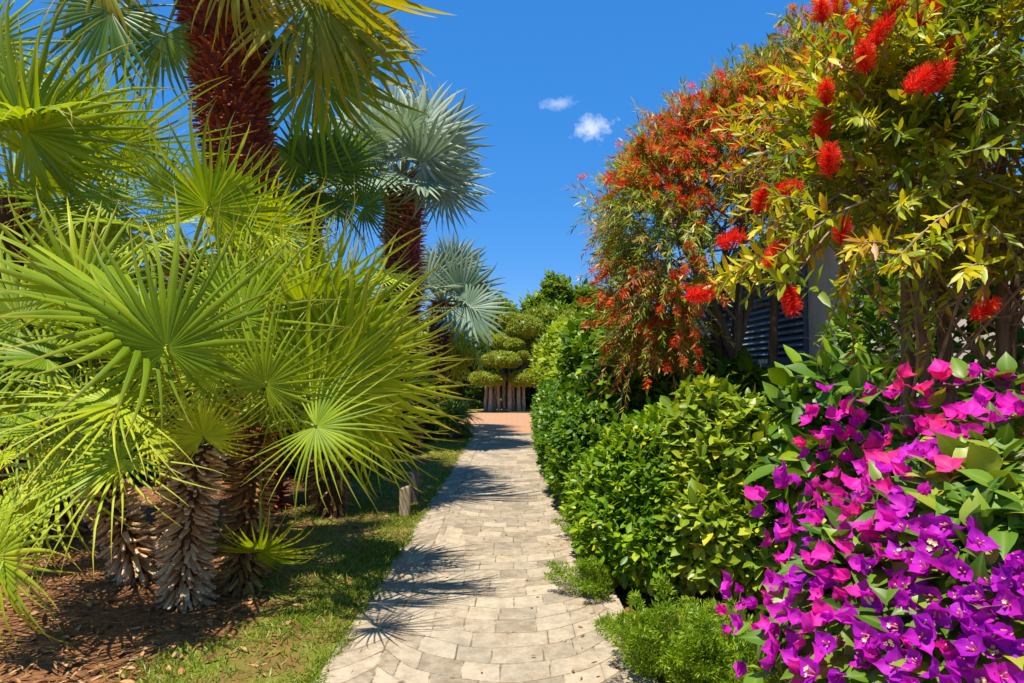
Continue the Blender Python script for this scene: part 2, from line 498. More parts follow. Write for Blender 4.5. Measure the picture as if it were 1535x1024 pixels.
ys = np.linspace(-3, 17.75, 220)
us = np.linspace(0, 1, 14)
mb = MB()
xl = lawn_left(ys)
X = xl[:, None] + (-1.0 - xl)[:, None] * us[None]
Z = 0.018 + 0.028 * np.sin(PI * np.clip(us, 0, 1))[None] * (1 + 0.3 * np.sin(ys * 2.3)[:, None])
Z[:, 0] = -0.03
v = np.stack([X, np.repeat(ys[:, None], 14, 1), Z], -1).reshape(-1, 3)
i, j = np.meshgrid(np.arange(219), np.arange(13), indexing="ij")
mb.add(v, np.stack([i * 14 + j, i * 14 + j + 1, (i + 1) * 14 + j + 1, (i + 1) * 14 + j], -1).reshape(-1, 4))
tag(mb.build("lawn", M["turf"]), kind="structure")


# path: stamped stone fans. Every vertex knows how far it is from the nearest joint and which stone it belongs to.
def stones(X, Y):
    RA, RW, per = 0.74, 0.215, 1.34
    colm = np.floor((X + 0.05) / per + 0.5)
    lat = X + 0.05 - colm * per
    lat = lat + 0.005 * np.sin(Y * 9.1 + X * 4) + 0.004 * np.sin(Y * 17.3 + 1)
    Y = Y + 0.006 * np.sin(X * 13.1 + Y * 5.7) + 0.005 * np.sin(X * 7.3 - Y * 11.9)
    k0 = 0.61
    a_ = np.minimum(np.abs(lat), k0)
    g = RA - np.sqrt(RA ** 2 - a_ ** 2) + (np.abs(lat) - a_) * k0 / math.sqrt(RA ** 2 - k0 ** 2)
    th = np.arcsin(np.clip(lat / RA, -0.92, 0.92))
    rr = (Y - g + colm * 0.4) / RW
    row = np.floor(rr + 0.5)
    dr = (0.5 - np.abs(rr - np.round(rr))) * RW * np.cos(th)
    h0 = np.modf(np.abs(np.sin(row * 12.9 + colm * 78.2) * 4375.5))[0]
    nb = 9 + np.floor(np.modf(np.abs(np.sin(row * 3.7 + colm * 8.1) * 917.3))[0] * 2)
    u = th / PI * nb + h0
    cell = np.floor(u)
    f = u - cell
    j0 = 0.28 * (np.modf(np.abs(np.sin(cell * 37.1 + row * 5.3 + colm) * 991.7))[0] - 0.5)
    j1 = 0.28 * (np.modf(np.abs(np.sin((cell + 1) * 37.1 + row * 5.3 + colm) * 991.7))[0] - 0.5)
    da = np.minimum(np.abs(f - j0), np.abs(f - 1 - j1)) * PI / nb * RA
    sid = cell - (f < j0) + (f > 1 + j1)
    tint = np.modf(np.abs(np.sin(sid * 15.3 + row * 41.7 + colm * 3.9) * 1437.3))[0]
    d = np.minimum(np.minimum(dr, da), (per / 2 - np.abs(lat)))
    return np.maximum(d, 0), tint


m, nt, N, L = nodes("stamped_stone")
d = attr(N, "tt")
wob = math_node(N, L, "MULTIPLY", math_node(N, L, "SUBTRACT", noise(N, L, 28, 3), 0.5), 0.012)
d = math_node(N, L, "ADD", d, wob)
mr = N.new("ShaderNodeMapRange"); mr.interpolation_type = "SMOOTHSTEP"
mr.inputs[1].default_value = 0.0015; mr.inputs[2].default_value = 0.0075
L.new(d, mr.inputs[0])
stone = mr.outputs[0]
base = ramp(N, L, math_node(N, L, "ADD", math_node(N, L, "MULTIPLY", attr(N, "rnd"), 0.25), math_node(N, L, "MULTIPLY", noise(N, L, 11, 7, 0.75), 0.85)),
            [(0.34, (0.18, 0.14, 0.09)), (0.5, (0.30, 0.236, 0.155)), (0.7, (0.46, 0.37, 0.255))])
stain = ramp(N, L, noise(N, L, 7, 7, 0.75), [(0.52, (0, 0, 0)), (0.72, (1, 1, 1))])
base = mixc(N, L, math_node(N, L, "MULTIPLY", stain, 0.7), base, (0.22, 0.14, 0.07))
grey = ramp(N, L, noise(N, L, 1.7, 4, 0.6), [(0.45, (0, 0, 0)), (0.7, (1, 1, 1))])
base = mixc(N, L, math_node(N, L, "MULTIPLY", grey, 0.4), base, (0.29, 0.26, 0.21))
pit = ramp(N, L, noise(N, L, 75, 3, 0.6), [(0.66, (0, 0, 0)), (0.74, (1, 1, 1))])
base = mixc(N, L, math_node(N, L, "MULTIPLY", pit, 0.65), base, (0.15, 0.11, 0.07))
gvar = ramp(N, L, noise(N, L, 3, 3), [(0.4, (0.13, 0.085, 0.045)), (0.65, (0.27, 0.185, 0.105))])
c = mixc(N, L, stone, gvar, base)
p = N.new("ShaderNodeBsdfPrincipled"); p.inputs["Roughness"].default_value = 0.8
L.new(c, p.inputs["Base Color"])
h = math_node(N, L, "ADD", math_node(N, L, "MULTIPLY", stone, 0.7), math_node(N, L, "MULTIPLY", noise(N, L, 35, 6, 0.7), 0.5))
L.new(bump(N, L, h, 0.6, 0.009), p.inputs["Normal"])
L.new(p.outputs[0], N.new("ShaderNodeOutputMaterial").inputs[0])
M["stone"] = m
mb = MB()
PATH_L, PATH_R = -1.0, 0.74


def path_z(X, Y):
    return 0.028 + 0.004 * np.sin(X * 3 + Y * 1.3)


for (y0, y1, st) in ((-4, 2, 0.025), (2, 9, 0.0125), (9, 17.8, 0.02)):
    xs = np.linspace(PATH_L, PATH_R, int((PATH_R - PATH_L) / st) + 1)
    yy = np.linspace(y0, y1, int((y1 - y0) / st) + 1)
    X, Y = np.meshgrid(xs, yy)
    D, T = stones(X, Y)
    nx, ny = len(xs), len(yy)
    Zp = path_z(X, Y)
    i, j = np.meshgrid(np.arange(ny - 1), np.arange(nx - 1), indexing="ij")
    q = np.stack([i * nx + j, i * nx + j + 1, (i + 1) * nx + j + 1, (i + 1) * nx + j], -1).reshape(-1, 4)
    mb.add(np.stack([X, Y, Zp], -1).reshape(-1, 3), q, None, 0, T.ravel(), D.ravel())
    for xe in (PATH_L, PATH_R):                      # slab edges
        e = np.stack([np.full(ny, xe), yy, path_z(np.full(ny, xe), yy)], -1)
        b = e.copy(); b[:, 2] = -0.06
        vv = np.concatenate([e, b]); k = np.arange(ny - 1)
        mb.add(vv, np.stack([k, k + 1, ny + k + 1, ny + k], -1), None, 0, 0.5, 0.05)
tag(mb.build("path", M["stone"]), kind="structure")

m, nt, N, L = nodes("terracotta_paving")
tcn = N.new("ShaderNodeTexCoord")
bt = N.new("ShaderNodeTexBrick")
bt.inputs["Scale"].default_value = 1.3
bt.inputs["Color1"].default_value = (0.42, 0.17, 0.065, 1); bt.inputs["Color2"].default_value = (0.50, 0.24, 0.10, 1); bt.inputs["Mortar"].default_value = (0.30, 0.20, 0.13, 1)
bt.inputs["Mortar Size"].default_value = 0.05
L.new(tcn.outputs["Object"], bt.inputs["Vector"])
c = mixc(N, L, math_node(N, L, "MULTIPLY", noise(N, L, 1.2, 5), 0.6), bt.outputs[0], (0.50, 0.25, 0.11))
p = N.new("ShaderNodeBsdfPrincipled"); p.inputs["Roughness"].default_value = 0.85
L.new(c, p.inputs["Base Color"])
L.new(p.outputs[0], N.new("ShaderNodeOutputMaterial").inputs[0])
M["terracotta"] = m
mb = MB()
x0, x1, y0, y1, z = -6.5, 2.6, 17.803, 26.45, 0.024
mb.add([(x0, y0, z), (x1, y0, z), (x1, y1, z), (x0, y1, z), (x0, y0, -.1), (x1, y0, -.1), (x1, y1, -.1), (x0, y1, -.1)],
       [(0, 1, 2, 3), (0, 4, 5, 1), (1, 5, 6, 2), (2, 6, 7, 3), (3, 7, 4, 0)])
tag(mb.build("plaza_paving", M["terracotta"], smooth=False), kind="structure")

sheet("verge", np.linspace(-9, 3.5, 30), np.linspace(26.5, 40, 8), 0.05, M["turf"])

# grass blades
n = 90000
y = 2.6 + (17.7 - 2.6) * RNG.random(n) ** 1.6
xl = lawn_left(y)
x = xl - 0.12 + (-0.985 - xl + 0.12) * RNG.random(n) ** 0.75
dens = 0.5 + 0.5 * np.sin(x * 5.1 + 1.7 * np.sin(y * 1.9)) * np.sin(y * 2.7 + 2 * np.sin(x * 3))
near_edge = np.clip((x + 1.4) / 0.4, 0, 1)
keep = RNG.random(n) < 0.05 + 0.8 * dens ** 1.5 + 0.25 * near_edge
x, y = x[keep], y[keep]
n = len(x)
u = np.clip((x - lawn_left(y)) / (-1.0 - lawn_left(y)), 0, 1)
P = np.stack([x, y, 0.012 + 0.028 * np.sin(PI * u)], -1)
D = unit(np.stack([RNG.normal(0, 0.9, n), RNG.normal(0, 0.9, n), RNG.uniform(0.35, 1.0, n)], -1))
mb = MB()
scatter(mb, NEEDLE, P, D, rdir(n), RNG.uniform(0.025, 0.075, n), RNG.uniform(0.6, 1.3, n))
n = 5200
y = 2.6 + 15.1 * RNG.random(n) ** 1.6
x = -1.0 + np.abs(RNG.normal(0, 0.022, n)) * np.where(RNG.random(n) < 0.5, 1, -1) + 0.012 * np.sin(y * 5) + 0.015 * np.sin(y * 13)
ok = RNG.random(n) < 0.35 + 0.65 * (np.sin(y * 4.3) + np.sin(y * 9.7) > -0.2)
x, y = x[ok], y[ok]
n = len(x)
D = unit(np.stack([RNG.normal(0.5, 0.6, n), RNG.normal(0, 0.8, n), RNG.uniform(0.2, 0.9, n)], -1))
scatter(mb, NEEDLE, np.stack([x, y, np.full(n, 0.024)], -1), D, rdir(n), RNG.uniform(0.025, 0.07, n), RNG.uniform(0.7, 1.4, n))
tag(mb.build("grass", M["grass"]), label="short patchy grass between the soil bed and the stone path", kind="stuff")

# leaf litter and mulch on the soil
n = 15000
y = 2.3 + 8 * RNG.random(n) ** 1.5
x = -1.3 - 5.5 * RNG.random(n) ** 1.3
keep = (RNG.random(n) < np.where(x > lawn_left(y), 0.25, 1.0))
x, y = x[keep], y[keep]
n = len(x)
P = np.stack([x, y, 0.03 + 0.02 * RNG.random(n)], -1)
P[:, 2] += np.where(x < lawn_left(y), gz(x, y) - 0.02, 0.012)
D = unit(np.stack([RNG.normal(size=n), RNG.normal(size=n), RNG.normal(0, 0.18, n)], -1))
Nn = unit(np.stack([RNG.normal(0, 0.35, n), RNG.normal(0, 0.35, n), np.ones(n)], -1))
mb = MB()
scatter(mb, LANCE, P, D, Nn, RNG.uniform(0.02, 0.085, n), RNG.uniform(0.6, 2.2, n))
n = 420
y = 2.6 + 14 * RNG.random(n)
x = np.where(RNG.random(n) < 0.6, 0.74 - 0.5 * RNG.random(n) ** 2, -1.0 + 1.7 * RNG.random(n))
P = np.stack([x, y, 0.036 + 0 * x], -1)
D = unit(np.stack([RNG.normal(size=n), RNG.normal(size=n), RNG.normal(0, 0.1, n)], -1))
Nn = unit(np.stack([RNG.normal(0, 0.25, n), RNG.normal(0, 0.25, n), np.ones(n)], -1))
scatter(mb, LANCE, P, D, Nn, RNG.uniform(0.02, 0.05, n), RNG.uniform(0.8, 2.0, n))
tag(mb.build("leaf_litter", M["litter"]), label="dry brown leaf litter on the soil under the palms", kind="stuff")


# ------------------------------------------------------------------ fan palms
def frond_mesh(name, mat, nseg=30, spread=135, split=0.42, width=1.0, droop=0.15, cup=0.1, fold=0.5, seed=0, costa=0.0, lenvar=0.12, flop=0.0):
    """A fan leaf of radius 1: hub at the origin, middle segment along +Y, upper face +Z."""
    g = np.random.default_rng(seed)
    A = math.radians(spread)
    da = 2 * A / nseg
    mb = MB()
    for k in range(nseg):
        a = -A + da * (k + 0.5)
        R = (0.72 + 0.28 * math.cos(a * 0.55)) * (1 + g.uniform(-lenvar, lenvar))
        rj = (split + 0.09 * math.sin(seed * 2.1)) * R * (0.85 + 0.3 * math.cos(a * 0.5)) * g.uniform(0.9, 1.1)
        bend = g.normal(0, 0.09)
        dr = droop * g.uniform(0.3, 1.9)
        lift = g.normal(0, 0.025)
        fl = flop * g.uniform(0, 1) ** 2
        rows = [0.02, rj * 0.5, rj, rj + (R - rj) * 0.3, rj + (R - rj) * 0.58, rj + (R - rj) * 0.82, R]
        w0 = rj * math.tan(da / 2) * width * 0.9
        v = []
        for r in rows:
            t = max(0.0, (r - rj) / (R - rj))
            hw = r * math.tan(da / 2) if r <= rj else w0 * (1 - 0.45 * t - 0.55 * t ** 2) + 0.0006
            am = a + bend * t * t
            z = cup * r * abs(math.sin(a)) ** 1.2 - dr * r * r - costa * (r * max(0, math.cos(a))) ** 2 + lift * t - fl * t * t * t
            rr = r * (1 - 0.25 * fl * t)
            ca, sa = math.cos(am), math.sin(am)
            fz = fold * hw * (1.0 if r > 0.02 else 0)
            for s in (-1, 0, 1):
                v.append((sa * rr + s * hw * ca, ca * rr - s * hw * sa, z + (fz if s == 0 else 0)))
        q = []
        for r in range(len(rows) - 1):
            for c in (0, 1):
                b = r * 3 + c
                q.append((b, b + 1, b + 4, b + 3))
        mb.add(v, q, None, 0, g.uniform(0.25, 0.75), np.repeat(np.array(rows) / R, 3), np.tile([1, 0, 1], len(rows)))
    return mb.mesh(name, [mat])


FM = {}
for kind, mat, kw, cnt in (
    ("fan", M["fan_leaf"], dict(nseg=34, spread=146, split=0.29, droop=0.13, cup=0.12, fold=0.6, flop=0.38, width=0.86, lenvar=0.16), 8),
    ("deep", M["deep_fan_leaf"], dict(nseg=34, spread=140, split=0.34, droop=0.16, cup=0.08, fold=0.5, flop=0.25, width=0.85, lenvar=0.16), 5),
    ("gold", M["gold_fan_leaf"], dict(nseg=44, spread=135, split=0.42, lenvar=0.16, droop=0.22, cup=0.05, fold=0.5, costa=0.12, flop=0.25), 5),
    ("silver", M["silver_leaf"], dict(nseg=30, spread=138, split=0.42, droop=0.10, cup=0.22, fold=0.5, lenvar=0.08), 5),
    ("weep", M["fan_leaf"], dict(nseg=30, spread=120, split=0.40, droop=0.30, cup=0.05, fold=0.5, costa=0.25, flop=0.5), 4),
):
    FM[kind] = [frond_mesh("frond_blade", mat, seed=s * 17 + len(kind), **kw) for s in range(cnt)]
PET = {"fan": M["petiole"], "deep": M["petiole"], "gold": M["gold_petiole"], "silver": M["silver_petiole"], "weep": M["petiole"]}


def add_frond(root, kind, hub, axis, normal, R, start, prad=0.011, sag=0.25):
    """One leaf as a part of its palm, its stalk as the leaf's own part."""
    hub, start = np.asarray(hub, float), np.asarray(start, float)
    y = unit(axis)
    z = np.asarray(normal, float) - y * np.dot(normal, y)
    z = unit(z)
    x = np.cross(y, z)
    base = np.array(root.location)
    o = bpy.data.objects.new("frond", FM[kind][int(RNG.integers(len(FM[kind])))])
    COL.objects.link(o)
    o.parent = root
    flip = 1 if RNG.random() < 0.5 else -1
    mat = Matrix(((x[0] * R * flip, y[0] * R, z[0] * R, hub[0] - base[0]), (x[1] * R * flip, y[1] * R, z[1] * R, hub[1] - base[1]), (x[2] * R * flip, y[2] * R, z[2] * R, hub[2] - base[2]), (0, 0, 0, 1)))
    if flip < 0:                                  # keep the handedness: mirror instead by turning the spread
        mat = Matrix(((x[0] * R, y[0] * R, z[0] * R, hub[0] - base[0]), (x[1] * R, y[1] * R, z[1] * R, hub[1] - base[1]), (x[2] * R, y[2] * R, z[2] * R, hub[2] - base[2]), (0, 0, 0, 1)))
    o.matrix_basis = mat
    Lp = np.linalg.norm(hub - start)
    mid = (hub + start) / 2 + np.array([0, 0, sag * Lp]) * (1 - abs(unit(hub - start)[2]))
    pts = bez(start, mid, hub + y * 0.03 * R, 9)
    inv = np.array(mat.inverted())
    pts = (pts - base) @ inv[:3, :3].T + inv[:3, 3]
    mb = MB()
    tube(mb, pts, np.linspace(prad * 1.5, prad * 0.7, 9) / R, 5)
    mb.build("petiole", PET[kind], o)
    return o


def crown(root, kind, C, n, R, pl, el=(-35, 85), prad=0.011, az0=0.0, sag=0.2, droop=0.55, azr=None, seed=1):
    """Leaves spread round a growing point C; azr limits the bearing (degrees, 0 = +X, 90 = away)."""
    g = np.random.default_rng(seed)
    C = np.asarray(C, float)
    for k in range(n):
        s = (k + 0.5) / n
        e = math.radians(el[1] + (el[0] - el[1]) * s ** 0.9 + g.uniform(-6, 6))
        a = az0 + k * 2.39996 + g.uniform(-0.25, 0.25)
        if azr:
            a = math.radians(g.uniform(*azr))
        d = np.array([math.cos(a) * math.cos(e), math.sin(a) * math.cos(e), math.sin(e)])
        lp = pl * g.uniform(0.75, 1.25)
        hub = C + d * lp
        side = np.array([-math.sin(a), math.cos(a), 0])
        ax = unit(d + np.array([0, 0, -droop * g.uniform(0.3, 1.2)]) * (0.4 + math.cos(e)))
        nrm = unit(np.cross(side, ax) * -1 + side * g.normal(0, 0.35))
        if nrm[2] < 0 and abs(ax[2]) < 0.8:
            nrm = -nrm
        add_frond(root, kind, hub, ax, nrm, R * g.uniform(0.8, 1.15), C + d * 0.05, prad, sag)


def hero(root, kind, px, py, Y, ang, Rpx, start, tilt=0.0, lean=0.25, prad=0.011, sag=0.2, toward=0.0):
    """A leaf the photograph shows: hub where it stands, middle segment at ang (degrees, 90 = up), its face turned to the path.
    tilt rolls the blade edge-on; toward brings the tip nearer."""
    hub = at(px, py, Y)
    R = Rpx / FPX * Y
    a = math.radians(ang)
    ax = unit(np.array([math.cos(a), -toward, math.sin(a)]))
    face = unit(np.array([0.0, -1.0, lean]))
    t = math.radians(tilt)
    nrm = unit(face - ax * np.dot(face, ax))
    b = np.cross(ax, nrm)
    nrm = nrm * math.cos(t) + b * math.sin(t)
    if nrm[2] < -0.05 and tilt != 0:
        pass
    return add_frond(root, kind, hub, ax, nrm, R, start, prad, sag)


def boot_trunk(root, pts, r0, r1, mat, tpl, n, size, pitch0, pitch1, width=1.0, jitter=0.3, name="trunk", core="core_bark"):
    """A trunk clad in old leaf bases, set in a spiral; pitch = how far each points up (degrees) at the foot and at the top."""
    base = np.array(root.location)
    pts = np.asarray(pts, float) - base
    mb = MB()
    rad = np.linspace(r0, r1, len(pts))
    tube(mb, pts, rad * 0.93, 14, m=1, bump=0.04)
    k = np.arange(n)
    s = (k + 0.5) / n
    f = s * (len(pts) - 1)
    i = np.minimum(f.astype(int), len(pts) - 2)
    fr = (f - i)[:, None]
    c = pts[i] * (1 - fr) + pts[i + 1] * fr
    tan = unit(pts[i + 1] - pts[i])
    a = k * 2.39996 + RNG.normal(0, 0.12, n)
    ref = np.array([1.0, 0, 0])
    e1 = unit(np.cross(tan, np.cross(ref, tan)))
    e2 = np.cross(tan, e1)
    out = np.cos(a)[:, None] * e1 + np.sin(a)[:, None] * e2
    r = r0 + (r1 - r0) * s
    P = c + out * (r * 0.86)[:, None]
    el = np.radians(pitch0 + (pitch1 - pitch0) * s) + RNG.normal(0, jitter * 0.5, n)
    sw = RNG.normal(0, jitter * 0.5, n)
    side = np.cross(tan, out)
    D = out * np.cos(el)[:, None] + tan * np.sin(el)[:, None] + side * sw[:, None]
    Nn = tan * np.cos(el)[:, None] - out * np.sin(el)[:, None]
    Nn = np.where((el < 0)[:, None], out * np.abs(np.sin(el))[:, None] + tan * np.cos(el)[:, None], -Nn)
    scatter(mb, tpl, P, D, Nn, size * RNG.uniform(0.7, 1.3, n), width * RNG.uniform(0.8, 1.25, n))
    return mb.build(name, [mat, M[core]], root, smooth=False)


BOOT_LONG = scale_tpl(0.75, 0.16, 0.15)
BOOT_CUP = scale_tpl(0.55, 0.14, 0.45)


def fan_palm(label, base, group="fan palms along the left of the path", name="fan_palm"):
    return empty(name, (base[0], base[1], 0), label, "palm", group)


# --- the big clump of dwarf fan palm in front
gA = at(282, 905, 4.75); gA[2] = 0
gB = at(362, 868, 5.1); gB[2] = 0
gC = at(215, 868, 5.3); gC[2] = 0
palm = fan_palm("large bright green dwarf fan palm clump with shaggy pale brown trunks beside the path", gA)
topA = at(300, 668, 4.8); topB = at(385, 640, 5.2); topC = at(150, 720, 5.3)
boot_trunk(palm, bez(gA, at(268, 800, 4.75), topA, 7), 0.105, 0.105, M["boot_pale"], BOOT_LONG, 470, 0.10, -50, -5, 0.58, 0.4)
boot_trunk(palm, bez(gB, at(372, 760, 5.1), topB, 7), 0.10, 0.10, M["boot_brown"], BOOT_LONG, 430, 0.10, -45, 0, 0.58, 0.4)
boot_trunk(palm, bez(gC, at(195, 820, 5.1), topC, 6), 0.095, 0.09, M["boot_pale"], BOOT_LONG, 260, 0.12, -50, -10, 0.52, 0.4)
HERO = [  # px, py, Y, angle, radius px, start, tilt, toward
    (250, 523, 3.95, 88, 225, topA, 8, .15), (365, 478, 4.2, 78, 200, topA, -25, .1), (398, 577, 4.0, 62, 165, topA, 10, .25),
    (474, 640, 3.9, -14, 150, topB, -8, .2), (178, 607, 3.85, 168, 215, topA, 48, .35), (70, 537, 4.1, 165, 190, topC, 40, .3),
    (180, 690, 3.9, 202, 205, topA, 35, .4), (222, 490, 4.25, 140, 290, topA, 62, .1), (305, 655, 4.3, 95, 95, topA, 15, .3),
    (455, 466, 4.5, 10, 215, topB, 62, .1), (495, 520, 4.6, 12, 205, topB, 45, .1), (520, 552, 4.5, 4, 185, topB, 38, .2),
    (470, 590, 4.3, 22, 190, topB, 50, .1), (530, 600, 4.7, -4, 165, topB, 30, .2), (500, 490, 4.9, 15, 170, topB, 50, 0),
    (-10, 835, 3.7, -55, 160, topC, 25, .3), (20, 770, 3.9, 200, 140, topC, 30, .3), (388, 828, 4.9, 18, 100, topB, 72, .3),
    (330, 560, 4.2, 105, 130, topA, 20, .1), (120, 440, 4.4, 100, 170, topC, 35, .1), (40, 640, 4.3, 190, 200, topC, 45, .25),
    (410, 520, 4.5, 40, 190, topB, 20, .1), (150, 640, 4.2, 225, 180, topC, 30, .3),
    (335, 440, 4.7, 75, 150, topB, 15, 0), (560, 640, 4.8, -10, 140, topB, 40, .2), (30, 480, 4.6, 130, 200, topC, 45, .1),
    (90, 700, 4.1, 235, 190, topC, 25, .3), (535, 515, 5.1, 14, 145, topB, 52, 0), (430, 455, 5.0, 35, 120, topB, 45, 0),
]
for (px, py, Y, ang, Rp, st, tl, tw) in HERO:
    hero(palm, "fan", px, py, Y, ang, Rp, st + RNG.normal(0, 0.03, 3), tl, 0.35, 0.011, 0.1, tw)
crown(palm, "fan", topA, 6, 0.60, 0.62, (15, 75), seed=5, azr=(20, 200))
crown(palm, "fan", topB, 12, 0.60, 0.72, (0, 75), seed=6, azr=(-40, 150))
crown(palm, "fan", topC, 8, 0.60, 0.66, (0, 75), seed=7, azr=(60, 250))
crown(palm, "fan", at(330, 560, 5.3), 9, 0.60, 0.50, (5, 70), seed=8, azr=(0, 180))

# --- fan palms standing behind it
def back_palm(label, kind, px, py, Y, n, R, pl, el, seed, heroes=(), r=0.16, mat="boot_brown", lean=0.0, nb=300):
    C = at(px, py, Y)
    base = np.array([C[0] + lean, C[1], 0.0])
    root = fan_palm(label, base)
    boot_trunk(root, bez(base, (base + C) / 2, C, 7), r, r * 0.9, M[mat], BOOT_LONG, nb, 0.13, -50, 20, 0.5)
    for (hx, hy, hY, ang, Rp, tl, tw) in heroes:
        hero(root, kind, hx, hy, hY, ang, Rp, C, tl, 0.3, 0.012, 0.12, tw)
    crown(root, kind, C, n, R, pl, el, 0.012, seed * 0.7, seed=seed)
    return root


back_palm("tall fan palm at the far left edge with yellow green leaves above the dwarf clump", "fan", 20, 300, 6.4, 16, 0.95, 0.85, (-30, 70), 21,
          [(40, 197, 5.8, 32, 215, 20, .1), (60, 240, 6.0, 12, 180, 55, .1), (-25, 70, 6.0, 55, 130, 20, 0), (10, 150, 6.1, 120, 160, 30, 0), (130, 205, 6.2, 15, 130, 60, 0)])
back_palm("fan palm in front of the tall red brown trunk, its leaves held upright", "fan", 285, 385, 6.2, 11, 0.62, 0.6, (-25, 50), 22,
          [(246, 287, 5.7, 115, 120, -35, .1), (313, 312, 5.6, 62, 150, 50, .1), (190, 215, 6.4, 10, 170, 65, 0), (335, 318, 6.0, 12, 130, 62, 0), (400, 340, 6.2, 10, 110, 60, 0), (170, 300, 6.0, 150, 120, 30, .1)])
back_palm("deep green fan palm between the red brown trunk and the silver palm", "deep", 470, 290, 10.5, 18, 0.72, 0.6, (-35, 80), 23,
          [(462, 255, 9.6, 110, 110, 10, .1), (505, 255, 9.8, 80, 90, 20, .1), (545, 310, 9.4, 15, 90, 30, .2), (500, 315, 9.7, 150, 80, 30, 0)])
back_palm("low fan palm behind the dwarf clump, leaves spilling toward the wine red trunk", "fan", 500, 455, 7.6, 14, 0.70, 0.5, (-30, 40), 24,
          [(440, 390, 7.0, 30, 80, 45, .1), (520, 440, 7.2, 8, 110, 55, .1)])
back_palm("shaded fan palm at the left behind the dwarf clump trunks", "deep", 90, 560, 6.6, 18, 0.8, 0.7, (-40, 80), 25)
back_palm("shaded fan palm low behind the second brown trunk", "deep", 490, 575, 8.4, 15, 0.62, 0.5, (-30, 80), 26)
back_palm("green fan palm with hanging leaves beneath the small silver palm", "weep", 672, 500, 19.0, 20, 0.95, 0.65, (-60, 55), 27, r=0.2)

# --- the tall palm with the red brown trunk
C = at(322, -95, 8.0)
b = at(385, 420, 8.0)
base = np.array([b[0] + 0.12, 8.0, 0])
tall = empty("tall_palm", base, "tall leaning palm with thick red brown trunk and yellow tipped hanging leaves", "palm")
boot_trunk(tall, np.array([base, at(378, 420, 8.0), at(364, 280, 8.0), at(348, 150, 8.0), at(336, 30, 8.0), C]), 0.24, 0.50, M["boot_red"], BOOT_CUP, 3000, 0.125, 28, 44, 0.66, 0.5, core="core_wine")
for (hx, hy, hY, ang, Rp, tl, tw, kd) in [
    (165, 15, 7.4, 232, 150, 12, .1, "deep"), (246, 52, 7.6, 255, 120, -10, 0, "deep"), (360, -60, 7.0, 275, 130, 10, .1, "gold"), 
    (468, -55, 7.0, -24, 190, 35, .1, "gold"), (470, -5, 7.3, -38, 175, -30, 0, "gold"), (476, 104, 7.7, -62, 165, 10, 0, "deep"), (418, 66, 8.1, 262, 90, 30, 0, "deep"), (150, -45, 7.4, 215, 130, 20, 0, "gold"),
    (492, 50, 7.8, -45, 140, 35, 0, "gold"),
]:
    hero(tall, kd, hx, hy, hY, ang, Rp, C + np.array([0, -0.1, 0.2]), tl, -0.25, 0.02, 0.25, tw)
crown(tall, "gold", C + np.array([0, 0, 0.4]), 24, 1.1, 1.2, (38, 85), 0.02, 0.3, droop=0.3, seed=31)

# --- silver palms
def silver_palm(label, px, py, Y, top_r, base_r, n, R, pl, seed, heroes, foot_px, trunk_n, bark="boot_wine", group="silver blue fan palms by the plaza"):
    C = at(px, py, Y)
    base = np.array([at(foot_px, 600, Y)[0], Y, 0])
    root = empty("silver_palm", base, label, "palm", group)
    boot_trunk(root, bez(base, (base + C) / 2, C, 8), base_r, top_r, M[bark], BOOT_CUP, trunk_n * 2, 0.15, 25, 40, 0.75, 0.4, core="core_wine" if bark == "boot_wine" else "core_bark")
    for (hx, hy, hY, ang, Rp, tl, tw) in heroes:
        hero(root, "silver", hx, hy, hY, ang, Rp, C, tl, 0.2, 0.03, 0.1, tw)
    crown(root, "silver", C, n, R, pl, (-12, 80), 0.03, 0.5, sag=0.1, droop=0.35, seed=seed)
    return root


silver_palm("tall silver blue fan palm with wine red trunk rising beside the tall brown palm", 604, 272, 13.5, 0.38, 0.34, 16, 0.92, 0.9, 41,
            [(582, 222, 13.0, 105, 115, 10, .1), (622, 212, 12.9, 65, 105, -15, .1), (652, 215, 13.3, 38, 90, 20, .1), (652, 270, 13.2, -38, 92, -10, .2), (572, 262, 12.8, 190, 100, 35, .2),
             (560, 225, 13.6, 135, 120, 10, 0), (635, 245, 12.7, 5, 90, 50, .2), (596, 185, 14.0, 95, 80, 20, 0), (668, 282, 13.6, -55, 75, 15, 0)], 601, 700)
silver_palm("small silver blue fan palm low behind the wine red trunk", 664, 455, 17.0, 0.28, 0.28, 12, 0.8, 0.7, 42,
            [(640, 425, 16.4, 95, 62, 10, .1), (663, 420, 16.6, 75, 66, 15, .1), (692, 440, 16.4, 20, 70, 10, .1), (700, 462, 16.2, -40, 68, -10, .2), (680, 405, 16.8, 50, 60, 20, 0)], 640, 240, "boot_brown")

# --- small palm on the lawn at the end of the path
base = at(680, 652, 16.6); base[2] = 0
root = empty("small_palm", base, "small young fan palm with short grey trunk on the lawn where the path ends", "palm")
top = base + np.array([0, 0, 0.42])
mb = MB()
tube(mb, np.array([[0, 0, -0.03], [0, 0, 0.15], [0.01, 0, 0.3], [0, 0, 0.45]]), [0.14, 0.12, 0.115, 0.11], 14, bump=0.05)
mb.build("trunk", M["pale_bark"], root)
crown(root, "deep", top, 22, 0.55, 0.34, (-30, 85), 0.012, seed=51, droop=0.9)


# ------------------------------------------------------------------ leafy shrubs
def lump(d, ph):
    return 0.5 * np.sin(3.1 * d[:, 0] + 2.3 * d[:, 2] + ph) + 0.5 * np.sin(4.7 * d[:, 1] - 3.9 * d[:, 2] + ph * 2) + 0.4 * np.sin(7.3 * d[:, 0] + 6.1 * d[:, 1] + 5 * d[:, 2] + ph * 3)


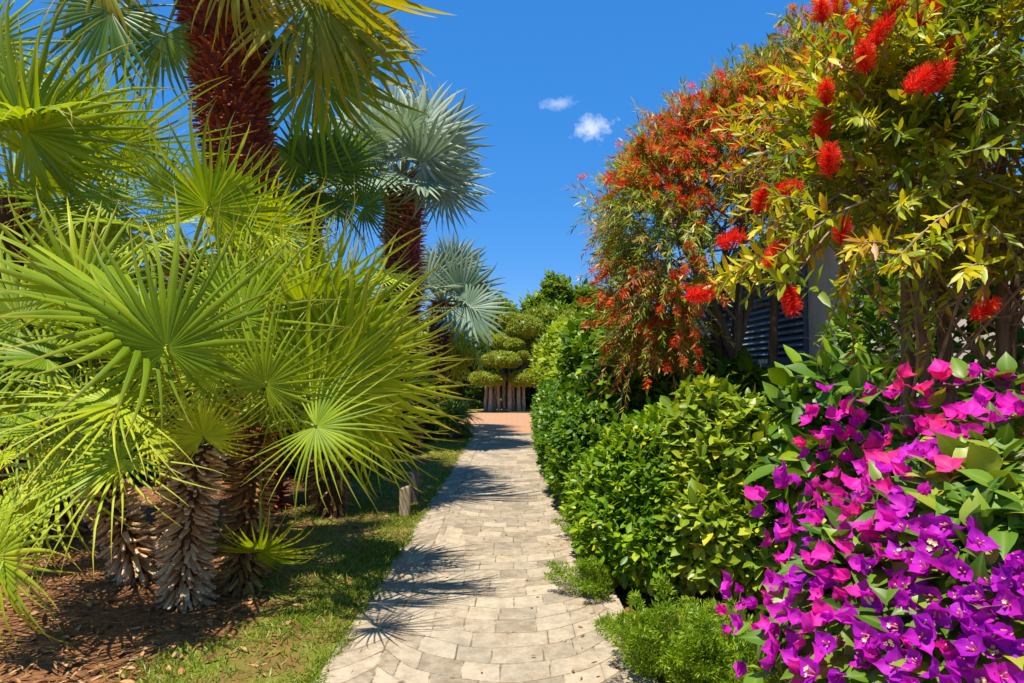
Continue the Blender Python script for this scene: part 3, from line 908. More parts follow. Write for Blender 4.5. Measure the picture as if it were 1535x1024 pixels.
def shoots_on(lobes, n, jitter=0.08, lumpy=0.07, zmin=0.03, inner=0.25, view_cull=0.55, floor_dir=-0.75):
    """Places and outward directions of leafy shoots over a union of lumpy ellipsoids."""
    lobes = np.asarray(lobes, float)
    area = (lobes[:, 3] * lobes[:, 4] + lobes[:, 3] * lobes[:, 5] + lobes[:, 4] * lobes[:, 5])
    Ps, Ds = [], []
    got = 0
    while got < n:
        k = RNG.choice(len(lobes), 3 * n, p=area / area.sum())
        d = rdir(3 * n)
        c, r = lobes[k, :3], lobes[k, 3:6]
        rad = 1 + lumpy * lump(d, 1.3 * k) - np.abs(RNG.normal(0, jitter, 3 * n))
        isin = RNG.random(3 * n) < inner
        rad = np.where(isin, rad * RNG.uniform(0.6, 0.95, 3 * n), rad)
        P = c + r * d * rad[:, None]
        nrm = unit(d / r)
        ok = (P[:, 2] > zmin) & (d[:, 2] > floor_dir)
        for j in range(len(lobes)):
            q = (P - lobes[j, :3]) / lobes[j, 3:6]
            ok &= (k == j) | ((q ** 2).sum(1) > 0.72)
        away = (nrm * unit(P - np.array([0, 0, CAM_H]))).sum(1) > 0.25
        ok &= ~(away & (RNG.random(3 * n) < view_cull))
        Ps.append(P[ok]); Ds.append(nrm[ok]); got += ok.sum()
    return np.concatenate(Ps)[:n], np.concatenate(Ds)[:n]


def leafy(mb, tpl, P, D, per, slen, lsize, up=0.5, angle=(50, 80), wj=(0.8, 1.2), rnd_shoot=0.5, rjit=0.35, m=0, face_up=0.6, jit_dir=0.3):
    """Shoots with leaves set round them; every leaf turns its face to the light."""
    n = len(P)
    T = unit(D + np.array([0, 0, up]) + RNG.normal(0, jit_dir, (n, 3)))
    ref = rdir(n)
    e1 = unit(np.cross(T, ref)); e2 = np.cross(T, e1)
    base = RNG.random(n) * rnd_shoot + (1 - rnd_shoot) * 0.5
    ph = RNG.random(n) * 6.28
    for j in range(per):
        s = (j + RNG.random(n) * 0.6) / per
        a = ph + j * 2.4 + RNG.normal(0, 0.2, n)
        out = np.cos(a)[:, None] * e1 + np.sin(a)[:, None] * e2
        th = np.radians(angle[1] + (angle[0] - angle[1]) * s)
        th = np.where(s > 0.85, th * 0.5, th) + RNG.normal(0, 0.15, n)
        L_ = T * np.cos(th)[:, None] + out * np.sin(th)[:, None]
        Pn = P + T * (slen * (s - 0.7))[:, None]
        Nn = unit(T * 0.6 + np.array([0, 0, face_up]) + RNG.normal(0, 0.25, (n, 3)))
        scatter(mb, tpl, Pn, L_, Nn, lsize * RNG.uniform(0.65, 1.2, n), RNG.uniform(*wj, n), m, np.clip(base + RNG.normal(0, rjit * 0.5, n), 0, 1))


def core_of(mb, lobes, f=0.62, m=0, zmin=0.0):
    for (cx, cy, cz, rx, ry, rz) in lobes:
        nu, nv = 14, 9
        u = np.arange(nu) * 2 * PI / nu
        v = np.linspace(0.02, PI - 0.02, nv)
        V, U = np.meshgrid(v, u, indexing="ij")
        p = np.stack([cx + f * rx * np.sin(V) * np.cos(U), cy + f * ry * np.sin(V) * np.sin(U), np.maximum(cz + f * rz * np.cos(V), zmin - 0.02)], -1)
        p += RNG.normal(0, 0.03, p.shape) * f * np.array([rx, ry, rz])
        i, j = np.meshgrid(np.arange(nv - 1), np.arange(nu), indexing="ij")
        j2 = (j + 1) % nu
        mb.add(p.reshape(-1, 3), np.stack([i * nu + j, (i + 1) * nu + j, (i + 1) * nu + j2, i * nu + j2], -1).reshape(-1, 4), None, m, 0.2)


def shrub(name, label, cat, lobes, tpl, mat, n, per, slen, lsize, group=None, stems=5, core=0.6, twig="bark", **kw):
    lobes = np.asarray(lobes, float)
    c = lobes[:, :3].mean(0)
    root = empty(name, (c[0], c[1], 0), label, cat, group)
    off = np.array([c[0], c[1], 0, 0, 0, 0])
    lk = {k: kw.pop(k) for k in ("jitter", "lumpy", "zmin", "inner", "view_cull", "floor_dir") if k in kw}
    P, D = shoots_on(lobes, n, **lk)
    mb = MB()
    if core:
        core_of(mb, lobes - off, core)
    leafy(mb, tpl, P - off[:3], D, per, slen, lsize, **kw)
    mb.build("foliage", mat, root)
    sb = MB()
    for k in range(stems):
        l = lobes[k % len(lobes)] - off
        tip = l[:3] + RNG.uniform(-0.4, 0.4, 3) * l[3:6] + np.array([0, 0, 0.3 * l[5]])
        b = np.array([l[0] * 0.5 + RNG.normal(0, 0.06), l[1] * 0.5 + RNG.normal(0, 0.06), -0.02])
        tube(sb, bez(b, (b + tip) / 2 + RNG.normal(0, 0.08, 3), tip, 7), np.linspace(0.028, 0.008, 7), 6, bump=0.1)
    if stems:
        sb.build("stem", M[twig], root)
    return root


shrub("rounded_shrub", "dense rounded green shrub with small glossy leaves bulging over the path edge", "shrub",
      [(1.02, 5.35, 0.56, 0.50, 0.55, 0.60), (1.3, 5.5, 0.72, 0.42, 0.5, 0.60), (0.98, 5.1, 0.38, 0.42, 0.42, 0.40), (0.90, 5.9, 0.48, 0.38, 0.45, 0.50)],
      OBOV, M["privet"], 3000, 8, 0.13, 0.078, up=0.4, inner=0.25, lumpy=0.11, jitter=0.1, rjit=0.45)
shrub("broadleaf_shrub", "yellow green shrub with pointed oval leaves beside the rounded green shrub", "shrub",
      [(1.52, 5.2, 0.76, 0.50, 0.52, 0.70), (1.98, 5.25, 0.66, 0.50, 0.5, 0.60), (1.5, 4.85, 0.45, 0.46, 0.42, 0.45), (1.9, 4.7, 0.40, 0.42, 0.4, 0.38)],
      OVATE, M["olive_leaf"], 2000, 8, 0.17, 0.112, up=0.4, inner=0.3, lumpy=0.08, jitter=0.1)
shrub("hedge", "clipped low dark green hedge along the right edge of the path past the shrubs", "hedge",
      [(0.93, 8.0, 0.58, 0.50, 0.70, 0.64), (0.86, 8.9, 0.68, 0.50, 0.95, 0.74), (0.86, 10.4, 0.70, 0.5, 1.1, 0.76), (0.90, 12.2, 0.72, 0.5, 1.2, 0.78), (0.96, 14.2, 0.75, 0.48, 1.3, 0.8)],
      OBOV, M["hedge_leaf"], 4800, 7, 0.13, 0.088, up=0.35, inner=0.2, lumpy=0.05)
shrub("laurel_shrub", "tall dark glossy large leaved shrub behind the clipped low hedge", "shrub",
      [(1.55, 8.6, 1.30, 0.72, 0.9, 0.95), (1.95, 8.2, 1.15, 0.75, 0.9, 0.9), (1.45, 10.0, 1.5, 0.7, 1.0, 0.95), (2.2, 7.3, 0.95, 0.6, 0.7, 0.75)],
      OVATE, M["laurel"], 1900, 8, 0.26, 0.185, up=0.4, inner=0.3, lumpy=0.09, jitter=0.1)
shrub("lime_hedge", "bright yellow green loose hedge beyond the dark laurel near the plaza", "hedge",
      [(1.50, 13.2, 1.55, 0.72, 1.2, 1.1), (1.5, 15.4, 1.6, 0.85, 1.3, 1.2), (1.85, 17.5, 1.7, 1.15, 1.4, 1.25), (2.2, 19.5, 1.8, 1.5, 1.5, 1.3), (2.9, 16.0, 1.7, 1.2, 2.2, 1.3)],
      OVATE, M["lime_leaf"], 3000, 6, 0.3, 0.17, up=0.6, inner=0.3, lumpy=0.12, jitter=0.1)
shrub("far_hedge", "long high yellow green hedge closing the far side of the plaza", "hedge",
      [(x, 30 + 0.4 * math.sin(x), 2.0, 1.7, 1.2, 2.25 + 0.12 * math.sin(x * 2.3)) for x in np.arange(1.4, 9.5, 1.4)],
      SMALL, M["far_hedge"], 4200, 6, 0.4, 0.24, up=0.5, inner=0.2, lumpy=0.06)
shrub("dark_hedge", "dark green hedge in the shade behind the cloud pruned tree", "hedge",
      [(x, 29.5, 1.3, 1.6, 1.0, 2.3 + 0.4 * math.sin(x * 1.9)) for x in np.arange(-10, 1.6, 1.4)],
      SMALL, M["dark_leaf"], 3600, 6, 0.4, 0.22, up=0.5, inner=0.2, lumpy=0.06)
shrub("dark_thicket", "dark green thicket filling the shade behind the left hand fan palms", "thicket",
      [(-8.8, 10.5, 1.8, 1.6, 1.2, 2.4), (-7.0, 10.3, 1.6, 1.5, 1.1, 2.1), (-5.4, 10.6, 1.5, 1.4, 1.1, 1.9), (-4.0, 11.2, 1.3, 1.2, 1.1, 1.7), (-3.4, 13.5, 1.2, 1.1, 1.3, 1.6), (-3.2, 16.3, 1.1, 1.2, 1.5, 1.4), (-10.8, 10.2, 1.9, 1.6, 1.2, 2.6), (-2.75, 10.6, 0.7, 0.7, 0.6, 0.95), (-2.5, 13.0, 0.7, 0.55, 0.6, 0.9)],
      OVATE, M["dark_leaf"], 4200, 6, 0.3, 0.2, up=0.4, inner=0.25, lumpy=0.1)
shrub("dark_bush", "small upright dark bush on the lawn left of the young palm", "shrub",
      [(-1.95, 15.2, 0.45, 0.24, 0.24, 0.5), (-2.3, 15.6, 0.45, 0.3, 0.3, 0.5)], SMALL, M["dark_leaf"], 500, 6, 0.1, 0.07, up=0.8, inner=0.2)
shrub("evergreen_shrub", "sparse dark leaved shrub growing up the cream wall behind the bottlebrush stems", "shrub",
      [(2.75, 5.0, 1.75, 0.3, 0.42, 0.75), (2.8, 4.5, 1.9, 0.35, 0.4, 0.8), (2.75, 5.6, 1.6, 0.25, 0.35, 0.5), (3.1, 4.1, 1.7, 0.5, 0.4, 0.9), (2.3, 4.6, 0.9, 0.5, 0.4, 0.6)],
      OVATE, M["laurel"], 420, 7, 0.25, 0.15, up=0.4, inner=0.4, core=0, jitter=0.2, stems=8, wj=(0.6, 0.9))
# broad leaved plant in the shade near the wall
shrub("shade_plant", "dark green plant with long drooping leaves growing in the shade by the cream wall", "plant",
      [(2.0, 4.3, 1.15, 0.34, 0.34, 0.50), (2.25, 4.4, 0.8, 0.4, 0.4, 0.5)], OVATE, M["laurel"], 130, 8, 0.30, 0.22, up=0.3, inner=0.4, core=0.4, wj=(0.7, 0.95))


# ------------------------------------------------------------------ trees behind the hedge
def tree(label, base, lobes, mat, n, per, lsize, tr, name="leafy_tree", group="trees beyond the plaza hedge", slen=0.6):
    lobes = np.asarray(lobes, float)
    base = np.asarray(base, float)
    root = empty(name, base, label, "tree", group)
    mb = MB()
    P, D = shoots_on(lobes, n, jitter=0.2, lumpy=0.24, inner=0.35, zmin=0.5, view_cull=0.4)
    core_of(mb, lobes - np.array([*base, 0, 0, 0]), 0.35)
    leafy(mb, SMALL, P - base, D, per, slen, lsize, up=0.7, jit_dir=0.45)
    mb.build("crown", mat, root)
    tb = MB()
    top = lobes[:, :3].mean(0) - base
    tube(tb, bez([0, 0, -0.1], [0.1, 0, top[2] * 0.5], top, 9), np.linspace(tr, tr * 0.4, 9), 10, bump=0.08)
    for l in lobes:
        tip = l[:3] - base
        tube(tb, bez(top * 0.55, (top * 0.6 + tip) / 2 + RNG.normal(0, 0.1, 3), tip, 6), np.linspace(tr * 0.4, tr * 0.12, 6), 7, bump=0.08)
    tb.build("trunk", M["bark"], root)
    return root


def px_lobe(px, py, Y, rpx, rpy, ry=None):
    c = at(px, py, Y)
    r = rpx / FPX * Y
    return (*c, r, ry or r, rpy / FPX * Y)


tree("rounded green tree standing behind the hedge at the centre", (at(838, 500, 40)[0], 40, 0),
     [px_lobe(832, 446, 40, 26, 28), px_lobe(848, 462, 40.5, 30, 26), px_lobe(806, 466, 39.5, 24, 22), px_lobe(818, 476, 39, 28, 22), px_lobe(874, 456, 40, 24, 24), px_lobe(862, 478, 39.5, 30, 22), px_lobe(840, 490, 39, 60, 30), px_lobe(890, 470, 41, 34, 30), px_lobe(915, 480, 41, 36, 32)],
     M["far_leaf"], 2300, 7, 0.34, 0.3)
tree("small distant green tree just right of the small silver palm", (at(752, 500, 46)[0], 46, 0),
     [px_lobe(752, 480, 46, 26, 26), px_lobe(768, 490, 46, 22, 22), px_lobe(735, 488, 46, 22, 22)], M["far_leaf"], 700, 7, 0.36, 0.2)

# ------------------------------------------------------------------ cloud pruned tree
base = at(757, 617, 27.2); base[2] = 0
root = empty("topiary_tree", base, "cloud pruned tree with many pale trunks and flat clipped pads at the plaza edge", "tree")
for k, (dx, dy) in enumerate([(-0.78, 0.1), (-0.6, -0.1), (-0.42, 0.12), (-0.22, -0.12), (-0.02, 0.1), (0.2, -0.1), (0.36, 0.1), (0.55, -0.08), (0.72, 0.08)]):
    tb = MB()
    p0 = np.array([dx, dy, -0.03]); p2 = np.array([dx * 0.9 + RNG.normal(0, 0.05), dy + 0.1, 1.55])
    tube(tb, bez(p0, (p0 + p2) / 2 + RNG.normal(0, 0.06, 3) * [1, 1, 0], p2, 9), np.linspace(0.085, 0.055, 9) * RNG.uniform(0.8, 1.25), 9, bump=0.12)
    tb.build("trunk", M["pale_bark"], root)
stemb = MB()
for (px, py) in ((785, 500), (770, 545), (800, 540), (750, 548), (730, 570), (785, 575), (810, 500)):
    tip = at(px, py, 27.4) - base
    tube(stemb, bez([tip[0] * 0.4, 0.15, 1.4], [tip[0] * 0.6, 0.25, 1.9], tip, 7), np.linspace(0.09, 0.04, 7), 8, bump=0.1)
stemb.build("branch", M["bark"], root)
for (px, py, rx, rz, dy) in ((787, 492, 30, 19, 0.3), (760, 512, 26, 14, 0.5), (806, 516, 18, 11, 0.3), (771, 517, 16, 9, -0.1), (751, 540, 32, 13, -0.5), (784, 533, 9, 6, -0.5),
                             (731, 568, 26, 11, -0.6), (716, 567, 14, 9, -0.3), (786, 568, 24, 12, -0.5), (798, 538, 17, 8, 0.3), (806, 556, 16, 8, 0.2), (765, 480, 18, 12, 0.5)):
    c = at(px, py, 27.2 + dy) - base
    l = np.array([(*c, rx / FPX * 27, rx / FPX * 22, rz / FPX * 27)])
    mb = MB()
    core_of(mb, l, 0.9)
    P, D = shoots_on(l + np.array([*base, 0, 0, 0]), int(260 + rx * rz * 1.5), jitter=0.03, lumpy=0.05, inner=0.05, floor_dir=-0.9)
    leafy(mb, SMALL, P - base, D, 5, 0.06, 0.065, up=0.4, jit_dir=0.5)
    mb.build("foliage_pad", M["topiary"], root)

# ------------------------------------------------------------------ garden building behind the bottlebrush
m, nt, N, L = nodes("cream_render")
c = ramp(N, L, noise(N, L, 2.5, 6, 0.6), [(0.3, (0.55, 0.47, 0.35)), (0.7, (0.72, 0.64, 0.50))])
p = N.new("ShaderNodeBsdfPrincipled"); p.inputs["Roughness"].default_value = 0.9
L.new(c, p.inputs["Base Color"]); L.new(bump(N, L, noise(N, L, 80, 4), 0.3, 0.004), p.inputs["Normal"])
L.new(p.outputs[0], N.new("ShaderNodeOutputMaterial").inputs[0])
M["render"] = m
M["louvre"] = solid("louvre", [(0.3, (0.17, 0.21, 0.26)), (0.7, (0.27, 0.31, 0.37))], 3, 0.45, 0.1)
M["ledge"] = solid("ledge", [(0.3, (0.07, 0.09, 0.13)), (0.7, (0.12, 0.14, 0.19))], 4, 0.5, 0.1)


def box(mb, x0, x1, y0, y1, z0, z1, m=0):
    mb.add([(x0, y0, z0), (x1, y0, z0), (x1, y1, z0), (x0, y1, z0), (x0, y0, z1), (x1, y0, z1), (x1, y1, z1), (x0, y1, z1)],
           [(0, 3, 2, 1), (4, 5, 6, 7), (0, 1, 5, 4), (1, 2, 6, 5), (2, 3, 7, 6), (3, 0, 4, 7)], None, m)


bx, by = 3.05, 5.4
house = empty("garden_building", (bx, by, 0), "low cream rendered building with dark slatted shutter behind the bottlebrush trees", "building")
mb = MB()
box(mb, 0, 4.5, 0, 1.6, -0.05, 3.0)                 # south part of the wall
box(mb, 0, 4.5, 5.2, 6.2, -0.05, 3.0)
box(mb, 0, 4.5, 1.6, 5.2, -0.05, 1.66)
box(mb, 0, 4.5, 1.6, 5.2, 2.95, 3.0)
box(mb, 0.25, 4.5, 1.6, 5.2, 1.66, 2.95)
mb.build("wall", M["render"], house, smooth=False)
sh = MB()
for z in np.arange(1.76, 2.93, 0.075):
    sh.add([(-0.01, 1.66, z - 0.03), (-0.01, 5.14, z - 0.03), (0.06, 5.14, z + 0.03), (0.06, 1.66, z + 0.03), (0.0, 1.66, z - 0.04), (0.0, 5.14, z - 0.04), (0.07, 5.14, z + 0.02), (0.07, 1.66, z + 0.02)],
           [(0, 1, 2, 3), (7, 6, 5, 4), (0, 4, 5, 1), (3, 2, 6, 7), (0, 3, 7, 4), (1, 5, 6, 2)])
shutter = sh.build("shutter", M["louvre"], house, smooth=False)
fb = MB()
ring = [(1.602, 1.703), (5.198, 1.703), (5.198, 2.948), (1.602, 2.948)]; inn = [(1.66, 1.75), (5.14, 1.75), (5.14, 2.90), (1.66, 2.90)]
fb.add([(-0.03, y, z) for y, z in ring] + [(-0.03, y, z) for y, z in inn] + [(0.08, y, z) for y, z in ring] + [(0.08, y, z) for y, z in inn],
       [(k, (k + 1) % 4, 4 + (k + 1) % 4, 4 + k) for k in range(4)] + [(k, (k + 1) % 4, 8 + (k + 1) % 4, 8 + k) for k in range(4)] + [(4 + k, 4 + (k + 1) % 4, 12 + (k + 1) % 4, 12 + k) for k in range(4)])
fb.build("frame", M["ledge"], shutter, smooth=False)
lb = MB()
box(lb, -0.10, 0.2, 1.5, 5.3, 1.63, 1.70)
lb.build("ledge", M["ledge"], house, smooth=False)
rb = MB()
box(rb, -0.18, 4.7, -0.2, 6.4, 3.003, 3.12)
rb.build("roof", M["ledge"], house, smooth=False)


# ------------------------------------------------------------------ bottlebrush
def brush_mesh(mat, n=300, seed=0, r=1.0, L_=2.2):
    """A flower brush: fine filaments all round a short stalk; length L_ along +Y, radius r."""
    g = np.random.default_rng(seed)
    mb = MB()
    s = g.random(n)
    a = g.random(n) * 2 * PI
    P = np.stack([np.zeros(n), s * L_, np.zeros(n)], -1)
    out = np.stack([np.cos(a), 0.25 + 0.35 * g.random(n) + 0.6 * (s > 0.9), np.sin(a)], -1)
    fil = leaf_tpl([(0, 0.022), (0.6, 0.02), (0.92, 0.018), (1, 0.04)], 0.1, 0.1)
    scatter(mb, fil, P, unit(out), unit(g.normal(size=(n, 3))), r * g.uniform(0.75, 1.1, n) * (1 - 0.35 * np.abs(s - 0.5)), 1.0, 0, g.random(n))
    tube(mb, [[0, -0.3, 0], [0, 0.5 * L_, 0], [0, L_, 0]], [0.1, 0.09, 0.05], 6, 0, 0.1)
    return mb.mesh("flower_brush", [mat])


BRUSH = [brush_mesh(M["bb_flower"], 620, s) for s in range(3)]
WBRUSH = [brush_mesh(M["weep_flower"], 110, 10 + s, L_=2.6) for s in range(3)]


def place(root, name, mesh, P, D, s):
    y = unit(D)
    x = unit(np.cross(y, [0.3, 0.2, 1.0])); z = np.cross(x, y)
    b = np.array(root.location)
    o = bpy.data.objects.new(name, mesh)
    COL.objects.link(o)
    o.parent = root
    o.matrix_basis = Matrix(((x[0] * s, y[0] * s, z[0] * s, P[0] - b[0]), (x[1] * s, y[1] * s, z[1] * s, P[1] - b[1]), (x[2] * s, y[2] * s, z[2] * s, P[2] - b[2]), (0, 0, 0, 1)))
    return o


def sprays(mb, tb, O, D, L_, sag, tpl, n_leaf, lsize, angle, wj, rnd_jit=0.15, rad=0.004, face=0.5):
    """Arching branchlets: each starts at O, leaves along D and bends under its own weight, with leaves all along it."""
    n = len(O)
    D = unit(D)
    L_ = np.broadcast_to(L_, (n,))
    def pos(t):
        return O + D * (L_ * t)[:, None] + np.stack([np.zeros(n), np.zeros(n), -sag * L_ * t * t], -1)
    def tang(t):
        return unit(D * L_[:, None] + np.stack([np.zeros(n), np.zeros(n), -2 * sag * L_ * t], -1))
    base_ = RNG.random(n)
    for j in range(n_leaf):
        t = np.clip((j + RNG.random(n)) / n_leaf, 0, 1) ** 0.8
        T = tang(t)
        e1 = unit(np.cross(T, rdir(n))); 
        th = np.radians(RNG.uniform(*angle, n)) * (1 - 0.4 * (t > 0.93))
        scatter(mb, tpl, pos(t), T * np.cos(th)[:, None] + e1 * np.sin(th)[:, None], T * 0.5 + np.array([0, 0, face]) + RNG.normal(0, 0.3, (n, 3)), lsize * RNG.uniform(0.7, 1.2, n) * (1 - 0.3 * t), RNG.uniform(*wj, n), 0, np.clip(base_ + RNG.normal(0, rnd_jit, n), 0, 1))
    if tb is not None:
        ts = np.linspace(0, 1, 6)
        allp = np.stack([pos(np.full(n, t)) for t in ts], 1)
        for k in range(n):
            tube(tb, allp[k], np.linspace(rad, rad * 0.35, 6), 4)
    return pos(np.full(n, 1.0)), tang(np.full(n, 1.0))


# rear weeping tree
base = np.array([2.45, 7.35, 0.0])
weep = empty("weeping_bottlebrush", base, "weeping bottlebrush tree with fine leaves and faded red flowers arching toward the path", "tree", "bottlebrush trees by the building")
lob = np.array([(3.25, 7.2, 4.35, 0.75, 0.8, 0.85), (2.5, 7.2, 3.35, 1.30, 1.15, 1.35), (1.75, 7.1, 2.75, 0.82, 0.9, 1.15), (1.6, 7.3, 3.3, 0.7, 0.8, 0.8), (2.9, 7.0, 4.05, 0.85, 0.9, 0.9), (2.2, 6.9, 2.6, 0.8, 0.8, 0.8), (1.5, 7.2, 2.05, 0.55, 0.6, 0.55)])
P, D = shoots_on(lob, 2600, jitter=0.13, lumpy=0.2, inner=0.42, view_cull=0.55)
P = P + D * np.maximum(0, RNG.normal(-0.08, 0.13, len(P)))[:, None]
ok = ~((P[:, 0] > 2.75) & (P[:, 2] < 3.25)) & ~((P[:, 0] > 1.85) & (P[:, 2] < 3.05))
P, D = P[ok], D[ok]
up = P[:, 2] > 3.6 + 0.3 * RNG.normal(size=len(P))
mb = MB()
leafy(mb, NEEDLE, P[up] - base, D[up], 16, 0.30, 0.095, up=0.5, angle=(30, 60), wj=(1.1, 1.9), rnd_shoot=0.8, rjit=0.2)
leafy(mb, NEEDLE, P[~up] - base, D[~up], 16, 0.34, 0.095, up=-0.55, angle=(30, 60), wj=(1.1, 1.9), rnd_shoot=0.8, rjit=0.2)
tb = MB()
O, OD = shoots_on(lob * np.array([1, 1, 1, 0.8, 0.8, 0.8]), 1500, jitter=0.12, lumpy=0.2, inner=0.2, view_cull=0.6)
ok = ~((O[:, 0] > 2.7) & (O[:, 2] < 3.25)) & ~((O[:, 0] > 1.75) & (O[:, 2] < 3.25)) & (O[:, 0] > 1.25)
O, OD = O[ok], OD[ok]
hi = np.clip((O[:, 2] - 2.6) / 2.0, 0, 1)
OD = OD + np.stack([0 * hi, 0 * hi, 0.1 + 0.9 * hi], -1) + RNG.normal(0, 0.3, O.shape)
SPE, SPD = sprays(mb, tb, O - base, OD, RNG.uniform(0.3, 0.65, len(O)), 0.5, NEEDLE, 34, 0.10, (25, 60), (1.2, 2.0))
mb.build("foliage", M["weep_leaf"], weep)
for k, (x, y) in enumerate([(2.15, 7.2), (2.3, 7.0), (2.42, 7.3), (2.55, 7.1), (2.7, 7.3), (2.05, 7.5)]):
    tip = lob[k % len(lob), :3] + RNG.uniform(-0.2, 0.2, 3) + np.array([0, 0, 0.3])
    b0 = np.array([x, y, -0.05])
    pts = bez(b0, np.array([x + RNG.normal(0, 0.1), y, 1.9]), tip, 10) - base
    one = MB()
    tube(one, pts, np.linspace(0.085, 0.03, 10) * RNG.uniform(0.7, 1.1), 9, bump=0.1)
    one.build("trunk", M["bark"], weep)
    for q in range(16):
        l = lob[RNG.integers(len(lob))]
        t2 = l[:3] + rdir(1)[0] * l[3:6] * 0.85
        if t2[0] > 1.9 and t2[2] < 2.9:
            continue
        s0 = pts[RNG.integers(5, 10)] + base
        tube(tb, bez(s0, (s0 + t2) / 2 + np.array([0, 0, 0.2]), t2, 7) - base, np.linspace(0.016, 0.004, 7), 5)
tb.build("branch", M["twig"], weep)
P, D = SPE + base, SPD
keep_ = (np.sin(P[:, 0] * 4.1 + 1) + np.sin(P[:, 2] * 3.7) + np.sin(P[:, 1] * 3 + P[:, 2] * 2)) + RNG.normal(0, 0.7, len(P)) > -0.5
P, D = P[keep_], D[keep_]
ok = ~((P[:, 0] > 2.7) & (P[:, 2] < 3.3)) & ~((P[:, 0] > 1.92) & (P[:, 2] < 2.75))
P, D = P[ok], D[ok]
o_ = np.argsort(RNG.random(len(P)))
P, D = P[o_], D[o_]
for k in range(min(98, len(P))):
    d = D[k]
    place(weep, "flower", WBRUSH[k % 3], P[k] - unit(d) * 0.12, d, RNG.uniform(0.032, 0.055))
fm = MB()
X2, XD = shoots_on(lob, 1300, jitter=0.06, lumpy=0.2, inner=0.15, view_cull=0.95)
X2 = X2 + XD * RNG.uniform(0.0, 0.16, len(X2))[:, None]
XD = XD + np.array([0, 0, -0.5])
ok = ~((X2[:, 0] > 2.7) & (X2[:, 2] < 3.3)) & ~((X2[:, 0] > 1.75) & (X2[:, 2] < 3.05)) & ((np.sin(X2[:, 0] * 4.1 + 1) + np.sin(X2[:, 2] * 3.7) + np.sin(X2[:, 1] * 3 + X2[:, 2] * 2)) + RNG.normal(0, 0.6, len(X2)) > -0.25)
Q, QD = np.concatenate([P[98:], X2[ok]]), np.concatenate([D[98:], XD[ok]])
sb = MB()
for k in range(len(Q)):
    n = 44
    s = RNG.random(n); a = RNG.random(n) * 6.28
    y = unit(QD[k]); x = unit(np.cross(y, [0.2, 0.1, 1])); z = np.cross(x, y)
    o = np.cos(a)[:, None] * x + np.sin(a)[:, None] * z + 0.4 * y
    scatter(sb, NEEDLE, Q[k] - base - y * 0.12 + s[:, None] * y * 0.10, o, rdir(n), 0.05, 1.5, 0, np.clip(RNG.random(n) * 0.3 + 0.75 * RNG.random(), 0, 1))
if sb.n:
    tag(sb.build("blossom", M["weep_flower"], weep), kind="stuff")

# front tree with the big red brushes
base = np.array([2.35, 3.55, 0.0])
front = empty("bottlebrush_tree", base, "bottlebrush tree with broad yellow green leaves and bright red flower brushes behind the bougainvillea", "tree", "bottlebrush trees by the building")
lob = np.array([(2.02, 3.0, 2.72, 0.60, 0.6, 0.6), (1.62, 2.95, 2.65, 0.40, 0.45, 0.45), (2.35, 2.9, 2.95, 0.65, 0.6, 0.55), (1.75, 3.05, 2.42, 0.5, 0.5, 0.36), (2.3, 3.0, 2.42, 0.55, 0.55, 0.42), (2.6, 3.3, 2.6, 0.6, 0.6, 0.8)])
P, D = shoots_on(lob, 620, jitter=0.24, lumpy=0.14, inner=0.3, view_cull=0.6, zmin=1.7)
mb = MB()
leafy(mb, LANCE, P - base, D, 17, 0.19, 0.086, up=0.45, angle=(35, 70), wj=(1.0, 1.5), rnd_shoot=0.85, rjit=0.25, jit_dir=0.45)
tb = MB()
one = MB()
for k, (x, y, lx) in enumerate([(2.15, 3.5, 1.6), (2.3, 3.6, 1.9), (2.42, 3.45, 2.2), (2.55, 3.6, 2.5), (2.75, 3.4, 2.6), (2.0, 3.6, 1.7), (2.65, 3.25, 2.3)]):
    b0 = np.array([x, y, -0.05]); tip = np.array([lx, 3.0 + RNG.uniform(-0.2, 0.3), RNG.uniform(2.7, 3.4)])
    pts = bez(b0, np.array([x + RNG.normal(0, 0.15), y - 0.1, 1.7]), tip, 10) - base
    one = MB()
    tube(one, pts, np.linspace(0.045, 0.016, 10) * RNG.uniform(0.75, 1.2), 8, bump=0.12)
    one.build("trunk", M["bark"], front)
    for q in range(14):
        l = lob[RNG.integers(len(lob))]
        t2 = l[:3] + rdir(1)[0] * l[3:6] * 0.95
        s0 = pts[RNG.integers(4, 10)] + base
        tube(tb, bez(s0, (s0 + t2) / 2 + RNG.normal(0, 0.08, 3), t2, 8) - base, np.linspace(0.010, 0.003, 8), 5)
for k in range(60):                                   # bare dead twigs below the crown
    s0 = np.array([RNG.uniform(1.9, 2.8), RNG.uniform(3.2, 3.7), RNG.uniform(0.9, 2.1)])
    t2 = s0 + np.array([RNG.normal(0, 0.35), RNG.normal(-0.15, 0.25), RNG.normal(0.1, 0.3)])
    tube(tb, bez(s0, (s0 + t2) / 2 + RNG.normal(0, 0.08, 3), t2, 7) - base, np.linspace(0.006, 0.002, 7), 4)
O, OD = shoots_on(lob * np.array([1, 1, 1, 0.75, 0.75, 0.75]), 330, jitter=0.15, lumpy=0.14, inner=0.2, view_cull=0.7, zmin=1.7)
OD = OD + np.array([-0.1, -0.15, 0.25]) + RNG.normal(0, 0.35, O.shape)
sprays(mb, tb, O - base, OD, RNG.uniform(0.3, 0.6, len(O)), 0.3, LANCE, 32, 0.084, (35, 70), (0.95, 1.4), 0.12, 0.005, 0.8)
TOPS = np.array([at(*q) for q in ((1300, 150, 2.6), (1310, 120, 2.6), (1290, 180, 2.6), (1330, 90, 2.55), (1350, 60, 2.5), (1320, 200, 2.6), (1280, 240, 2.6), (1360, 30, 2.5))])
